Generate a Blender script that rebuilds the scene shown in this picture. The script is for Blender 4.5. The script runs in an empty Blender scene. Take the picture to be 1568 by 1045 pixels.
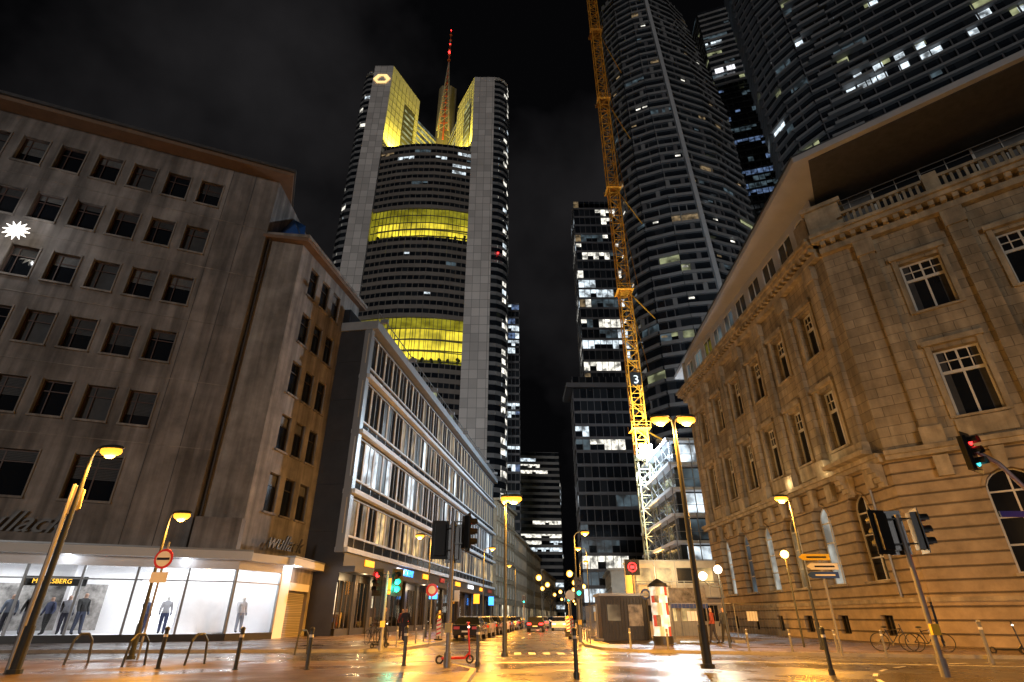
import bpy, bmesh, math, random
from mathutils import Vector, Matrix
random.seed(7)
R=random.random
scene=bpy.context.scene
COL=scene.collection
# ------------------------------------------------------------------ materials
MATS={}
def nn(nt,t,**k):
    n=nt.nodes.new(t)
    for a,b in k.items(): setattr(n,a,b)
    return n
def mat(name,col=(.5,.5,.5),rough=.7,metal=0.,ns=0.,na=0.,bump=0.,emit=None,es=0.,enoise=0.,brick=None,stain=0.,course=None,spec=.5,rvar=0.,ens=.6,coat=0.,samp=False):
    m=bpy.data.materials.new(name); m.use_nodes=True; nt=m.node_tree; L=nt.links
    if emit and not samp:
        try: m.cycles.emission_sampling='NONE'
        except Exception: pass
    b=nt.nodes['Principled BSDF']
    b.inputs['Base Color'].default_value=(*col,1); b.inputs['Roughness'].default_value=rough
    b.inputs['Metallic'].default_value=metal; b.inputs['Specular IOR Level'].default_value=spec
    b.inputs['Coat Weight'].default_value=coat
    tc=nn(nt,'ShaderNodeTexCoord'); csock=None; hs=None
    def mul(a,bv,fac=1.,typ='MULTIPLY'):
        x=nn(nt,'ShaderNodeMix',data_type='RGBA',blend_type=typ); x.inputs[0].default_value=fac
        if isinstance(a,tuple): x.inputs[6].default_value=a
        else: L.new(a,x.inputs[6])
        if isinstance(bv,tuple): x.inputs[7].default_value=bv
        else: L.new(bv,x.inputs[7])
        return x.outputs[2]
    csock=(*col,1)
    if brick:
        bw,bh,ms,off,dk=brick
        br=nn(nt,'ShaderNodeTexBrick'); br.offset=off; br.inputs['Scale'].default_value=1
        br.inputs['Brick Width'].default_value=bw; br.inputs['Row Height'].default_value=bh; br.inputs['Mortar Size'].default_value=ms
        br.inputs['Color1'].default_value=(*[c*1.13 for c in col],1); br.inputs['Color2'].default_value=(*[c*.76 for c in col],1)
        br.inputs['Mortar'].default_value=(*[c*dk for c in col],1); br.inputs['Mortar Smooth'].default_value=.3
        L.new(tc.outputs['UV'],br.inputs['Vector']); csock=br.outputs['Color']; hs=br.outputs['Fac']
    if na>0:
        nz=nn(nt,'ShaderNodeTexNoise'); nz.inputs['Scale'].default_value=ns; nz.inputs['Detail'].default_value=6; nz.inputs['Roughness'].default_value=.65
        L.new(tc.outputs['Object'],nz.inputs['Vector'])
        rp=nn(nt,'ShaderNodeMapRange'); rp.inputs[1].default_value=.3; rp.inputs[2].default_value=.7; rp.inputs[3].default_value=1-na; rp.inputs[4].default_value=1+na*.6
        L.new(nz.outputs['Fac'],rp.inputs[0])
        cb=nn(nt,'ShaderNodeCombineColor')
        for i in range(3): L.new(rp.outputs[0],cb.inputs[i])
        csock=mul(csock,cb.outputs[0])
        if rvar>0:
            r2=nn(nt,'ShaderNodeMapRange'); r2.inputs[1].default_value=.35; r2.inputs[2].default_value=.65; r2.inputs[3].default_value=max(.02,rough-rvar); r2.inputs[4].default_value=rough+rvar
            n3=nn(nt,'ShaderNodeTexNoise'); n3.inputs['Scale'].default_value=ns*.35; n3.inputs['Detail'].default_value=4
            L.new(tc.outputs['Object'],n3.inputs['Vector']); L.new(n3.outputs['Fac'],r2.inputs[0]); L.new(r2.outputs[0],b.inputs['Roughness'])
    if stain>0:
        mp=nn(nt,'ShaderNodeMapping'); mp.inputs['Scale'].default_value=(1.6,1.6,.12)
        L.new(tc.outputs['Object'],mp.inputs[0]); n2=nn(nt,'ShaderNodeTexNoise'); n2.inputs['Scale'].default_value=1.; n2.inputs['Detail'].default_value=5
        L.new(mp.outputs[0],n2.inputs['Vector'])
        rp=nn(nt,'ShaderNodeMapRange'); rp.inputs[1].default_value=.35; rp.inputs[2].default_value=.65; rp.inputs[3].default_value=1-stain; rp.inputs[4].default_value=1.1
        L.new(n2.outputs['Fac'],rp.inputs[0]); cb=nn(nt,'ShaderNodeCombineColor')
        for i in range(3): L.new(rp.outputs[0],cb.inputs[i])
        csock=mul(csock,cb.outputs[0])
    if course:
        sp=nn(nt,'ShaderNodeSeparateXYZ'); L.new(tc.outputs['Object'],sp.inputs[0])
        mo=nn(nt,'ShaderNodeMath',operation='PINGPONG'); mo.inputs[1].default_value=course/2; L.new(sp.outputs[2],mo.inputs[0])
        gt=nn(nt,'ShaderNodeMapRange'); gt.inputs[1].default_value=.0; gt.inputs[2].default_value=.07; gt.inputs[3].default_value=.35; gt.inputs[4].default_value=1
        L.new(mo.outputs[0],gt.inputs[0]); cb=nn(nt,'ShaderNodeCombineColor')
        for i in range(3): L.new(gt.outputs[0],cb.inputs[i])
        csock=mul(csock,cb.outputs[0])
        bp=nn(nt,'ShaderNodeBump'); bp.inputs['Distance'].default_value=.12; bp.inputs['Strength'].default_value=1; L.new(gt.outputs[0],bp.inputs['Height']); L.new(bp.outputs[0],b.inputs['Normal'])
    if not isinstance(csock,tuple): L.new(csock,b.inputs['Base Color'])
    if bump>0 and not course:
        nb=nn(nt,'ShaderNodeTexNoise'); nb.inputs['Scale'].default_value=max(ns*4,8); nb.inputs['Detail'].default_value=4
        L.new(tc.outputs['Object'],nb.inputs['Vector'])
        bp=nn(nt,'ShaderNodeBump'); bp.inputs['Strength'].default_value=bump; bp.inputs['Distance'].default_value=.03; L.new(nb.outputs['Fac'],bp.inputs['Height'])
        if hs is not None:
            b2=nn(nt,'ShaderNodeBump',invert=True); b2.inputs['Strength'].default_value=.6; b2.inputs['Distance'].default_value=.03
            L.new(hs,b2.inputs['Height']); L.new(bp.outputs[0],b2.inputs['Normal']); L.new(b2.outputs[0],b.inputs['Normal'])
        else: L.new(bp.outputs[0],b.inputs['Normal'])
    if emit:
        b.inputs['Emission Color'].default_value=(*emit,1); b.inputs['Emission Strength'].default_value=es
        if enoise>0:
            nz=nn(nt,'ShaderNodeTexNoise'); nz.inputs['Scale'].default_value=ens; nz.inputs['Detail'].default_value=3
            L.new(tc.outputs['Object'],nz.inputs['Vector'])
            rp=nn(nt,'ShaderNodeMapRange'); rp.inputs[1].default_value=.35; rp.inputs[2].default_value=.65; rp.inputs[3].default_value=es*(1-enoise); rp.inputs[4].default_value=es*(1+enoise)
            L.new(nz.outputs['Fac'],rp.inputs[0]); L.new(rp.outputs[0],b.inputs['Emission Strength'])
    MATS[name]=m
    return name
def glassmat(name):
    m=bpy.data.materials.new(name); m.use_nodes=True; nt=m.node_tree; nt.nodes.clear()
    o=nn(nt,'ShaderNodeOutputMaterial'); t=nn(nt,'ShaderNodeBsdfTransparent'); g=nn(nt,'ShaderNodeBsdfGlossy'); g.inputs['Roughness'].default_value=.02
    f=nn(nt,'ShaderNodeFresnel'); f.inputs[0].default_value=1.45; x=nn(nt,'ShaderNodeMixShader'); nt.links.new(f.outputs[0],x.inputs[0]); nt.links.new(t.outputs[0],x.inputs[1]); nt.links.new(g.outputs[0],x.inputs[2]); nt.links.new(x.outputs[0],o.inputs[0])
    MATS[name]=m; return name

mat('concrete',(.30,.272,.255),.85,ns=.35,na=.45,bump=.3,stain=.5)
mat('concrete2',(.34,.31,.285),.85,ns=.5,na=.4,bump=.3,stain=.45)
mat('frame_dark',(.05,.04,.035),.5)
mat('soffit_brown',(.22,.14,.09),.7,ns=1,na=.2)
mat('glass',(.010,.012,.016),.06,spec=.6)
mat('glass_b',(.016,.018,.022),.12,spec=.5,ns=.3,na=.4)
mat('blind',(.05,.05,.052),.6,ns=2,na=.3)
mat('blind_l',(.15,.15,.15),.6,ns=2,na=.3)
mat('redbrown',(.09,.05,.04),.5)
mat('blue_roof',(.03,.12,.40),.35)
mat('white_panel',(.75,.75,.75),.5,ns=.5,na=.08)
mat('cream',(.58,.50,.38),.6,ns=1,na=.15)
mat('slab',(.68,.72,.76),.45,ns=.8,na=.15)
mat('slab_gr',(.28,.30,.32),.5,ns=.8,na=.15)
mat('darkwall',(.03,.03,.034),.4,ns=.8,na=.3)
mat('black',(.015,.015,.015),.35)
mat('sand',(.42,.345,.235),.85,ns=.5,na=.38,bump=.35,brick=(1.35,.60,.018,.5,.45),stain=.4)
mat('sand_plain',(.45,.375,.26),.85,ns=1.2,na=.35,bump=.3,stain=.35)
mat('sand_rust',(.42,.32,.20),.9,ns=1.0,na=.35,course=.62)
mat('plaster_soffit',(.46,.47,.49),.7,ns=.5,na=.12)
mat('slate',(.07,.07,.075),.6,ns=2,na=.3)
mat('winframe_white',(.7,.68,.62),.5)
mat('cb_panel',(.70,.65,.62),.5,ns=.05,na=.12,brick=(3.3,3.9,.09,0.,.3))
mat('cb_band',(.22,.19,.165),.55,ns=.1,na=.2)
mat('cb_fin',(.72,.70,.60),.6,ns=.15,na=.15)
mat('garden_glow',(.3,.28,.05),.6,emit=(1,.80,.05),es=.85,enoise=.6,ens=.12)  # interior light of the sky gardens, put into the back wall as glow
mat('garden_glow_dim',(.2,.2,.05),.6,emit=(.75,.68,.05),es=.22,enoise=.6,ens=.2)  # dimmer painted glow for lower back wall, floor, ceiling and sides
mat('t_band',(.23,.23,.235),.5,ns=.05,na=.25)
mat('t_band_d',(.10,.10,.11),.5,ns=.05,na=.2)
mat('t_ridge',(.45,.46,.48),.5,ns=.05,na=.2)
mat('t_glass',(.010,.013,.018),.08,spec=.7)
mat('t_glass2',(.02,.024,.03),.15,spec=.6)
mat('m_glass',(.014,.018,.024),.10,spec=.9,ns=.3,na=.3)
mat('lit_cool',(.1,.1,.1),.5,emit=(.80,.92,1.),es=.85,enoise=.85,ens=.5)
mat('lit_white',(.1,.1,.1),.5,emit=(1,.96,.84),es=1.0,enoise=.85,ens=.55)
mat('arch_lit',(.1,.1,.1),.3,emit=(.85,.88,.80),es=.34,enoise=.6,ens=.8)
mat('lit_dim',(.05,.05,.05),.3,emit=(.40,.60,.72),es=.09,enoise=.9,ens=.4)
mat('lit_dimw',(.05,.05,.05),.3,emit=(1,.70,.36),es=.16,enoise=.9,ens=.6)
mat('lit_warm',(.1,.1,.1),.5,emit=(1,.66,.24),es=.6,enoise=.8,ens=.9)
mat('lit_green',(.1,.1,.1),.5,emit=(.75,1,.8),es=.5,enoise=.7,ens=.5)
mat('lit_blue',(.05,.05,.1),.4,emit=(.35,.55,1),es=.20,enoise=.9,ens=.5)
mat('lit_yg',(.05,.05,.05),.4,emit=(.8,.85,.45),es=.28,enoise=.8,ens=.3)
mat('crown_lit',(.2,.2,.2),.4,emit=(.95,.95,1),es=1.6,enoise=.4,ens=.3)
mat('crane_y',(.80,.33,.02),.5,ns=.5,na=.2)
mat('crane_w',(.50,.46,.25),.5,ns=.5,na=.2)
mat('steel',(.30,.31,.32),.4,metal=.6)
mat('galv',(.26,.26,.26),.45,metal=.3,ns=4,na=.2)
mat('polegreen',(.06,.065,.06),.4,metal=.3)
mat('wetroad',(.066,.060,.052),.27,ns=1.2,na=.4,bump=.4,rvar=.12,spec=.8)
mat('paving',(.12,.085,.065),.36,ns=1.3,na=.45,bump=.35,brick=(.4,.4,.012,.5,.4),rvar=.18,spec=.7)
mat('kerb',(.26,.25,.23),.5,ns=3,na=.2)
mat('paint',(.70,.70,.66),.45,ns=6,na=.35)
mat('sodium',(1,.5,.1),.5,emit=(1,.42,.03),es=2.0)
mat('sodium_core',(1,.6,.2),.5,emit=(1,.66,.20),es=5)
mat('led',(1,1,1),.5,emit=(.85,.94,1),es=60)
mat('globe',(1,1,1),.5,emit=(1,.92,.78),es=3)
mat('red_on',(.5,.02,.02),.4,emit=(1,.02,.02),es=8)
mat('green_on',(.02,.5,.3),.4,emit=(.02,1,.55),es=8)
mat('cyan_on',(.02,.4,.5),.4,emit=(.05,.8,.9),es=3)
mat('blue_on',(.02,.2,.6),.4,emit=(.05,.30,1),es=3)
mat('orange_on',(.6,.3,.02),.4,emit=(1,.36,.02),es=2)
mat('logo_e',(.6,.5,.3),.4,emit=(1,.66,.26),es=1.35)
mat('lens_off',(.03,.01,.01),.3)
mat('shop_white',(.85,.85,.87),.6,ns=1,na=.05)
mat('shop_ceil',(.8,.8,.8),.5,emit=(.92,.95,1),es=1.6)
mat('shop_back',(.8,.8,.8),.5,ns=.7,na=.15,emit=(.9,.93,1),es=.22)
mat('shop_warm',(.4,.36,.3),.5,emit=(1,.86,.58),es=.9,enoise=.95,ens=1.5)
mat('shutter',(.30,.28,.27),.5,brick=(50,.11,.02,0.,.3))
mat('neon_y',(.6,.4,.05),.4,emit=(1,.55,.05),es=1.8)
mat('scriptsign',(.10,.095,.09),.4,metal=.3)
mat('poster_a',(.35,.33,.31),.4,ns=1.6,na=.9)
mat('poster_b',(.55,.08,.06),.4,ns=3,na=.4,emit=(.8,.12,.06),es=.4)
mat('poster_c',(.8,.8,.78),.4,emit=(1,.92,.78),es=.6,enoise=.8,ens=3)
mat('car_dark',(.03,.03,.035),.25,metal=.3,coat=.6)
mat('car_silver',(.35,.36,.38),.28,metal=.5,coat=.6)
mat('car_white',(.6,.6,.6),.3,coat=.6)
mat('rubber',(.02,.02,.02),.8)
mat('foliage',(.03,.035,.018),.8,ns=2,na=.5)
mat('bark',(.06,.045,.03),.9)
mat('hoard',(.45,.40,.33),.6,ns=2,na=.2)
mat('fence',(.25,.25,.24),.5,metal=.4)
mat('sign_blue',(.03,.08,.35),.4); mat('sign_yellow',(.8,.55,.05),.4); mat('sign_white',(.8,.8,.78),.4); mat('sign_red',(.6,.03,.03),.4)
mat('redpaint',(.40,.08,.05),.5)
mat('whitepaint',(.40,.37,.36),.5)
glassmat('clear')
# ------------------------------------------------------------------ mesh builder
class F:
    def __init__(s,p0,p1):
        a=Vector((*p0,0)); b=Vector((*p1,0)); s.o=a; s.len=(b-a).length; s.u=(b-a).normalized(); s.n=Vector((s.u.y,-s.u.x,0))
    def pt(s,a,z,d=0): 
        v=s.o+s.u*a+s.n*d; return (v.x,v.y,z)
    def off(s,d):
        f=F.__new__(F); f.o=s.o+s.n*d; f.len=s.len; f.u=s.u; f.n=s.n; return f
class MB:
    def __init__(s,name): s.name=name; s.v=[]; s.f=[]; s.m=[]; s.names=[]
    def mi(s,m):
        if m not in s.names: s.names.append(m)
        return s.names.index(m)
    def poly(s,pts,m):
        i=len(s.v); s.v+= [tuple(p) for p in pts]; s.f.append(tuple(range(i,i+len(pts)))); s.m.append(s.mi(m))
    def fq(s,f,a,b,z0,z1,d,m): s.poly([f.pt(a,z0,d),f.pt(b,z0,d),f.pt(b,z1,d),f.pt(a,z1,d)],m)
    def hexa(s,c,m):
        for q in ((0,1,2,3),(7,6,5,4),(0,4,5,1),(1,5,6,2),(2,6,7,3),(3,7,4,0)): s.poly([c[k] for k in q],m)
    def fbox(s,f,a,b,z0,z1,d0,d1,m):
        s.hexa([f.pt(a,z0,d0),f.pt(b,z0,d0),f.pt(b,z0,d1),f.pt(a,z0,d1),f.pt(a,z1,d0),f.pt(b,z1,d0),f.pt(b,z1,d1),f.pt(a,z1,d1)],m)
    def box(s,x0,x1,y0,y1,z0,z1,m):
        s.hexa([(x0,y0,z0),(x1,y0,z0),(x1,y1,z0),(x0,y1,z0),(x0,y0,z1),(x1,y0,z1),(x1,y1,z1),(x0,y1,z1)],m)
    def prism(s,pts,z0,z1,m,mtop=None,bottom=True):
        n=len(pts)
        for i in range(n):
            a=pts[i]; b=pts[(i+1)%n]; s.poly([(*a,z0),(*b,z0),(*b,z1),(*a,z1)],m)
        s.poly([(*p,z1) for p in pts],mtop or m)
        if bottom: s.poly([(*p,z0) for p in reversed(pts)],m)
    def beam(s,a,b,r,m,n=4,r2=None):
        a=Vector(a); b=Vector(b); d=(b-a)
        if d.length<1e-6: return
        d.normalize(); t=Vector((0,0,1)) if abs(d.z)<.9 else Vector((1,0,0)); x=d.cross(t).normalized(); y=d.cross(x)
        r2=r if r2 is None else r2
        A=[a+(x*math.cos(2*math.pi*k/n+.78)+y*math.sin(2*math.pi*k/n+.78))*r for k in range(n)]
        B=[b+(x*math.cos(2*math.pi*k/n+.78)+y*math.sin(2*math.pi*k/n+.78))*r2 for k in range(n)]
        for k in range(n):
            l=(k+1)%n; s.poly([A[k],A[l],B[l],B[k]],m)
        s.poly(A[::-1],m); s.poly(B,m)
    def tube(s,pts,r,m,n=8):
        for a,b in zip(pts[:-1],pts[1:]): s.beam(a,b,r,m,n)
    def sphere(s,c,r,m,nu=12,nv=8,sz=1.,sx=1.,sy=1.):
        def p(i,j):
            th=math.pi*j/nv; ph=2*math.pi*i/nu
            return (c[0]+sx*r*math.sin(th)*math.cos(ph),c[1]+sy*r*math.sin(th)*math.sin(ph),c[2]+sz*r*math.cos(th))
        for j in range(nv):
            for i in range(nu):
                q=[p(i,j),p(i+1,j),p(i+1,j+1),p(i,j+1)]
                if j==0: q=[q[0],q[2],q[3]]
                elif j==nv-1: q=[q[0],q[1],q[2]]
                s.poly(q,m)
    def ring(s,c,r,rt,m,axis='y',n=20,rot=0):
        h=Vector((math.cos(rot),math.sin(rot),0))
        P=[Vector(c)+h*math.cos(2*math.pi*k/n)*r+Vector((0,0,1))*math.sin(2*math.pi*k/n)*r for k in range(n+1)]
        s.tube(P,rt,m,5)
    def disc(s,c,nrm,r,m,n=16,th=.02):
        nrm=Vector(nrm).normalized(); s.beam(Vector(c)-nrm*th/2,Vector(c)+nrm*th/2,r,m,n)
    def opening(s,f,sa,sb,za,zb,oa,ob,wa,wb,dep,wall,glass='glass',frame='frame_dark',arch=False,nx=2,ny=1,fr=.07,reveal=None,sill=None):
        rv=reveal or wall
        s.fq(f,sa,oa,za,zb,0,wall); s.fq(f,ob,sb,za,zb,0,wall)
        if wa>za: s.fq(f,oa,ob,za,wa,0,wall)
        r=(ob-oa)/2
        if arch:
            sp=wb-r; c=(oa+ob)/2; K=10
            P=[(c-r*math.cos(math.pi*k/K),sp+r*math.sin(math.pi*k/K)) for k in range(K+1)]
            for k in range(K):
                (x0,y0),(x1,y1)=P[k],P[k+1]
                s.poly([f.pt(x0,y0),f.pt(x1,y1),f.pt(x1,zb),f.pt(x0,zb)],wall)
                s.poly([f.pt(x0,y0),f.pt(x1,y1),f.pt(x1,y1,-dep),f.pt(x0,y0,-dep)],rv)
                q=1.16
                s.poly([f.pt(x0,y0,.08),f.pt(x1,y1,.08),f.pt(c+(x1-c)*q,sp+(y1-sp)*q,.08),f.pt(c+(x0-c)*q,sp+(y0-sp)*q,.08)],wall)
                s.poly([f.pt(x0,y0,.08),f.pt(x1,y1,.08),f.pt(x1,y1,0),f.pt(x0,y0,0)],wall)
                s.poly([f.pt(c+(x1-c)*q,sp+(y1-sp)*q,.08),f.pt(c+(x0-c)*q,sp+(y0-sp)*q,.08),f.pt(c+(x0-c)*q,sp+(y0-sp)*q,0),f.pt(c+(x1-c)*q,sp+(y1-sp)*q,0)],wall)
            zt=sp
        else:
            if zb>wb: s.fq(f,oa,ob,wb,zb,0,wall)
            s.poly([f.pt(oa,wb),f.pt(ob,wb),f.pt(ob,wb,-dep),f.pt(oa,wb,-dep)],rv); zt=wb
        for x in (oa,ob): s.poly([f.pt(x,wa),f.pt(x,zt),f.pt(x,zt,-dep),f.pt(x,wa,-dep)],rv)
        s.poly([f.pt(oa,wa),f.pt(ob,wa),f.pt(ob,wa,-dep),f.pt(oa,wa,-dep)],rv)
        s.fq(f,oa,ob,wa,wb,-dep,glass)
        if frame:
            for x in (oa,ob-fr): s.fbox(f,x,x+fr,wa,wb,-dep+.003,-dep+.08,frame)
            for z in ([wa,zt-fr] if not arch else [wa,zt-fr]): s.fbox(f,oa+fr,ob-fr,z,z+fr,-dep+.003,-dep+.075,frame)
            for k in range(1,nx):
                x=oa+(ob-oa)*k/nx; s.fbox(f,x-fr/2,x+fr/2,wa+fr,wb-.05,-dep+.003,-dep+.07,frame)
            for k in range(1,ny):
                z=wa+(zt-wa)*k/ny; s.fbox(f,oa+fr,ob-fr,z-fr/2,z+fr/2,-dep+.003,-dep+.065,frame)
            if arch:
                for k in range(len(P)-1):
                    s.beam(f.pt(P[k][0],P[k][1],-dep+.04),f.pt(P[k+1][0],P[k+1][1],-dep+.04),fr*.7,frame)
        if sill: s.fbox(f,oa-.12,ob+.12,wa-.14,wa-.002,.003,.16,sill)
    def build(s,parent=None,smooth=False):
        me=bpy.data.meshes.new(s.name); me.from_pydata(s.v,[],s.f)
        for n in s.names: me.materials.append(MATS[n])
        me.polygons.foreach_set('material_index',s.m)
        uv=me.uv_layers.new(name='UVMap'); me.update()
        for p in me.polygons:
            n=p.normal
            for li in p.loop_indices:
                c=me.vertices[me.loops[li].vertex_index].co
                if abs(n.z)>.7: uv.data[li].uv=(c.x,c.y)
                else:
                    t=Vector((-n.y,n.x)); t.normalize(); uv.data[li].uv=(c.x*t.x+c.y*t.y,c.z)
        o=bpy.data.objects.new(s.name,me); COL.objects.link(o)
        if parent: o.parent=parent
        return o
def text(body,f,s,z,d,size,m,parent,ext=.03,shear=0,bold=0,name='lettering'):
    c=bpy.data.curves.new(name,'FONT'); c.body=body; c.size=size; c.extrude=ext; c.shear=shear; c.offset=bold
    c.materials.append(MATS[m]); o=bpy.data.objects.new(name,c); COL.objects.link(o)
    p=f.pt(s,z,d); M=Matrix(((f.u.x,0,f.n.x,p[0]),(f.u.y,0,f.n.y,p[1]),(0,1,0,p[2]),(0,0,0,1))); o.matrix_world=M; o.parent=parent
    return o
def light(kind,loc,power,col,parent=None,size=.15,rot=None,spot=None,name='light',sy=None,blend=.6):
    l=bpy.data.lights.new(name,kind); l.energy=power; l.color=col
    if kind in('POINT','SPOT'): l.shadow_soft_size=size
    if kind=='AREA':
        l.size=size
        if sy: l.shape='RECTANGLE'; l.size_y=sy
    if kind=='SPOT' and spot: l.spot_size=math.radians(spot); l.spot_blend=blend
    o=bpy.data.objects.new(name,l); COL.objects.link(o); o.location=loc
    if rot is not None: o.rotation_euler=Vector(rot).to_track_quat('-Z','Y').to_euler()
    if parent: o.parent=parent
    return o
def tower(mb,planfn,z0,z1,fh,bh,colw,band,lit,pl=.3,run=.6,outset=.3,glass=('t_glass','t_glass2'),skip=None,mull=None,zones=None):
    z=z0
    while z<z1-.1:
        if skip and skip(z): z+=fh; continue
        pts=planfn(z); zt=z+fh
        zone=zones(z) if zones else 1.
        lf=R()<.7
        for (a,b) in zip(pts[:-1],pts[1:]):
            f=F(a,b)
            if f.len<.5: continue
            mb.fq(f,-.0,f.len,z,z+bh,outset,band)
            mb.poly([f.pt(0,z,0),f.pt(f.len,z,0),f.pt(f.len,z,outset),f.pt(0,z,outset)],band)
            mb.poly([f.pt(0,z+bh,0),f.pt(f.len,z+bh,0),f.pt(f.len,z+bh,outset),f.pt(0,z+bh,outset)],band)
            n=max(1,int(f.len/colw)); w=f.len/n; st=R()<pl*zone; cur=random.choice(lit)
            for k in range(n):
                if R()>run: st=(R()<pl*zone) and lf; cur=random.choice(lit)
                m=cur if st else (glass[0] if R()<.7 else glass[1])
                if st and R()<.35:
                    zm=z+bh+(zt-z-bh)*.55; mb.fq(f,k*w,k*w+w,z+bh,zm,0,glass[0]); mb.fq(f,k*w,k*w+w,zm,zt,0,m)
                else: mb.fq(f,k*w,k*w+w,z+bh,zt,0,m)
                if mull: mb.fbox(f,k*w-mull/2,k*w+mull/2,z+bh,zt,.01,outset*.7,band)
        z=zt
c=bpy.data.cameras.new('camera'); c.lens=19.0; c.sensor_width=36; c.clip_end=3000; c.clip_start=.1
o=bpy.data.objects.new('camera',c); COL.objects.link(o); o.location=(0,0,1.4); o.rotation_euler=(math.radians(90+27.06),0,0); scene.camera=o
# ------------------------------------------------------------------ ground
g=MB('ground'); g.poly([(-1500,-300,-.004),(1500,-300,-.004),(1500,2500,-.004),(-1500,2500,-.004)],'wetroad'); g.build()
rd=MB('road'); rd.poly([(-60,-10,0),(60,-10,0),(60,34,0),(-60,34,0)],'wetroad'); rd.poly([(-8,34,0),(16,34,0),(40,400,0),(20,400,0)],'wetroad'); rd.build()
def pavement(pts):
    m=MB('pavement'); m.prism(pts,-.02,.12,'kerb','paving',bottom=False)
    n=len(pts)
    for i in range(n):
        a=Vector((*pts[i],0)); b=Vector((*pts[(i+1)%n],0)); L=(b-a).length; d=(b-a).normalized(); nr=Vector((-d.y,d.x,0)); k=0
        while k<min(L,90):
            e=min(k+1.0,L); p=a+d*(k+.008); q=a+d*(e-.008); z=.1235
            m.poly([(p.x,p.y,z),(q.x,q.y,z),(q.x+nr.x*.16,q.y+nr.y*.16,z),(p.x+nr.x*.16,p.y+nr.y*.16,z)],'kerb'); k+=1.
    return m.build()
pavement([(-60,-6),(-1.0,-6),(-1.0,17.6),(-1.9,19.6),(-4,20.4),(-60,22.5)])
pavement([(-60,24.5),(-20,27.2),(-6.8,27.6),(-5.2,29),(-4.4,34),(2.6,113),(24,400),(10,400),(-14,60),(-60,60)])
pavement([(3.9,33),(4.3,29.5),(5.6,27.6),(12,25.2),(20,23),(45,15),(60,60),(30,130),(60,400),(40,400),(9.6,113)])
mk=MB('road_marking')
def stripe(a,b,w,z=.004):
    a=Vector(a); b=Vector(b); d=(b-a).normalized(); n=Vector((-d.y,d.x))*w/2
    mk.poly([(*(a+n),z),(*(a-n),z),(*(b-n),z),(*(b+n),z)],'paint')
for k in range(14): 
    y=36+k*9; x=-.2+(y-34)*.0835; stripe((x,y),(x+.25,y+3),.14)
for k in range(9): stripe((-1.0+k*.62,26.2),(-1.0+k*.62,27.6),.3)
pr=None
for k in range(26):
    a=math.radians(200-k*5); p=(17+9*math.cos(a),10.5+11*math.sin(a))
    if pr and k%2==0: stripe(pr,p,.12)
    pr=p
stripe((7,22.5),(22,18.2),.14); stripe((-.6,21.6),(3.6,21.9),.4)
for k in range(8): stripe((-12-k*3.0,23.6),(-10.6-k*3.0,23.65),.12)
mk.build()
mh=MB('manhole_cover'); mh.disc((1.6,18.5,.004),(0,0,1),.33,'galv',20,.012); mh.build()
# ------------------------------------------------------------------ left office building A+B + shop
ob=MB('office_building')
AR=(-21,37); dA=Vector((.9207,.3903)); AL=(AR[0]-30*dA.x,AR[1]-30*dA.y)
fA=F(AL,AR); LA=fA.len; ZT=36.4
rows=[(7.9,2.8)]+[(8.2+4.78*i,2.4) for i in range(1,6)]
ob.fq(fA,LA-3.75,LA,5.1,ZT,0,'concrete')
cw=2.45
for i,(zw,h) in enumerate(rows):
    za=5.1 if i==0 else rows[i][0]-1.2; zb=rows[i+1][0]-1.2 if i<5 else ZT
    if i==0:
        cells=[(LA-3.75-4.9*(k+1),LA-3.75-4.9*k,3.4 if k>0 else 2.6) for k in range(5)]
    else: cells=[(LA-3.75-cw*(k+1),LA-3.75-cw*k,1.62) for k in range(10)]
    for (sa,sb,w) in cells:
        c=(sa+sb)/2
        gl=random.choices(['glass','glass_b','blind','lit_dimw' if i<3 else 'glass'],[.55,.25,.14,.06])[0]
        ob.opening(fA,sa,sb,za,zb,c-w/2,c+w/2,zw,zw+h,.38,'concrete',gl,'redbrown',nx=2 if w>2 else 1,ny=1,fr=.08,sill='concrete2')
        if R()<.6: 
            zz=zw+h*(1-.2-.5*R()); bm_='blind' if R()<.7 else 'blind_l'
            q=zz
            while q<zw+h-.1: ob.fq(fA,c-w/2+.09,c+w/2-.09,q,q+.085,-.33,bm_); q+=.1
        ob.fbox(fA,c-w/2+.08,c+w/2-.08,zw+h-.75,zw+h-.68,-.32,-.28,'redbrown')
        x=c-w/2+w*.3; ob.fbox(fA,x-.03,x+.03,zw+.08,zw+h-.08,-.32,-.27,'redbrown')
        for xx in (c-w/2-.1,c+w/2+.02): ob.fbox(fA,xx,xx+.08,zw-.1,zw+h+.1,.003,.07,'concrete2')
ob.fq(fA,0,LA-3.75-24.5,5.1,ZT,0,'concrete')
for i in range(1,6):
    z=rows[i][0]-1.2; ob.fbox(fA,0,LA,z-.03,z+.03,.003,.035,'concrete2')
for x in (LA-1.9,LA-3.7): ob.fbox(fA,x-.015,x+.015,5.2,ZT,.003,.02,'blind')
fAs=F(AR,(AR[0]-.2,AR[1]+12)); ob.fq(fAs,0,12,5.1,ZT,0,'concrete')
ob.fbox(fA,-2,LA+1.1,ZT,ZT+.35,-12,1.3,'soffit_brown'); ob.fbox(fA,-2,LA+1.25,ZT+.352,ZT+.62,-12,1.5,'slate')
ob.fbox(fA,2,LA-5,ZT+.62,ZT+3.2,-10,-3.5,'concrete')
C=(-18.2,38.2); D=(-16.1,49.2); ARb=(-20.9,37.5)
fB1=F(ARb,C); fB2=F(C,D); ZB=30.3
ob.fq(fB1,0,fB1.len,5.1,ZB,0,'concrete2')
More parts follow.
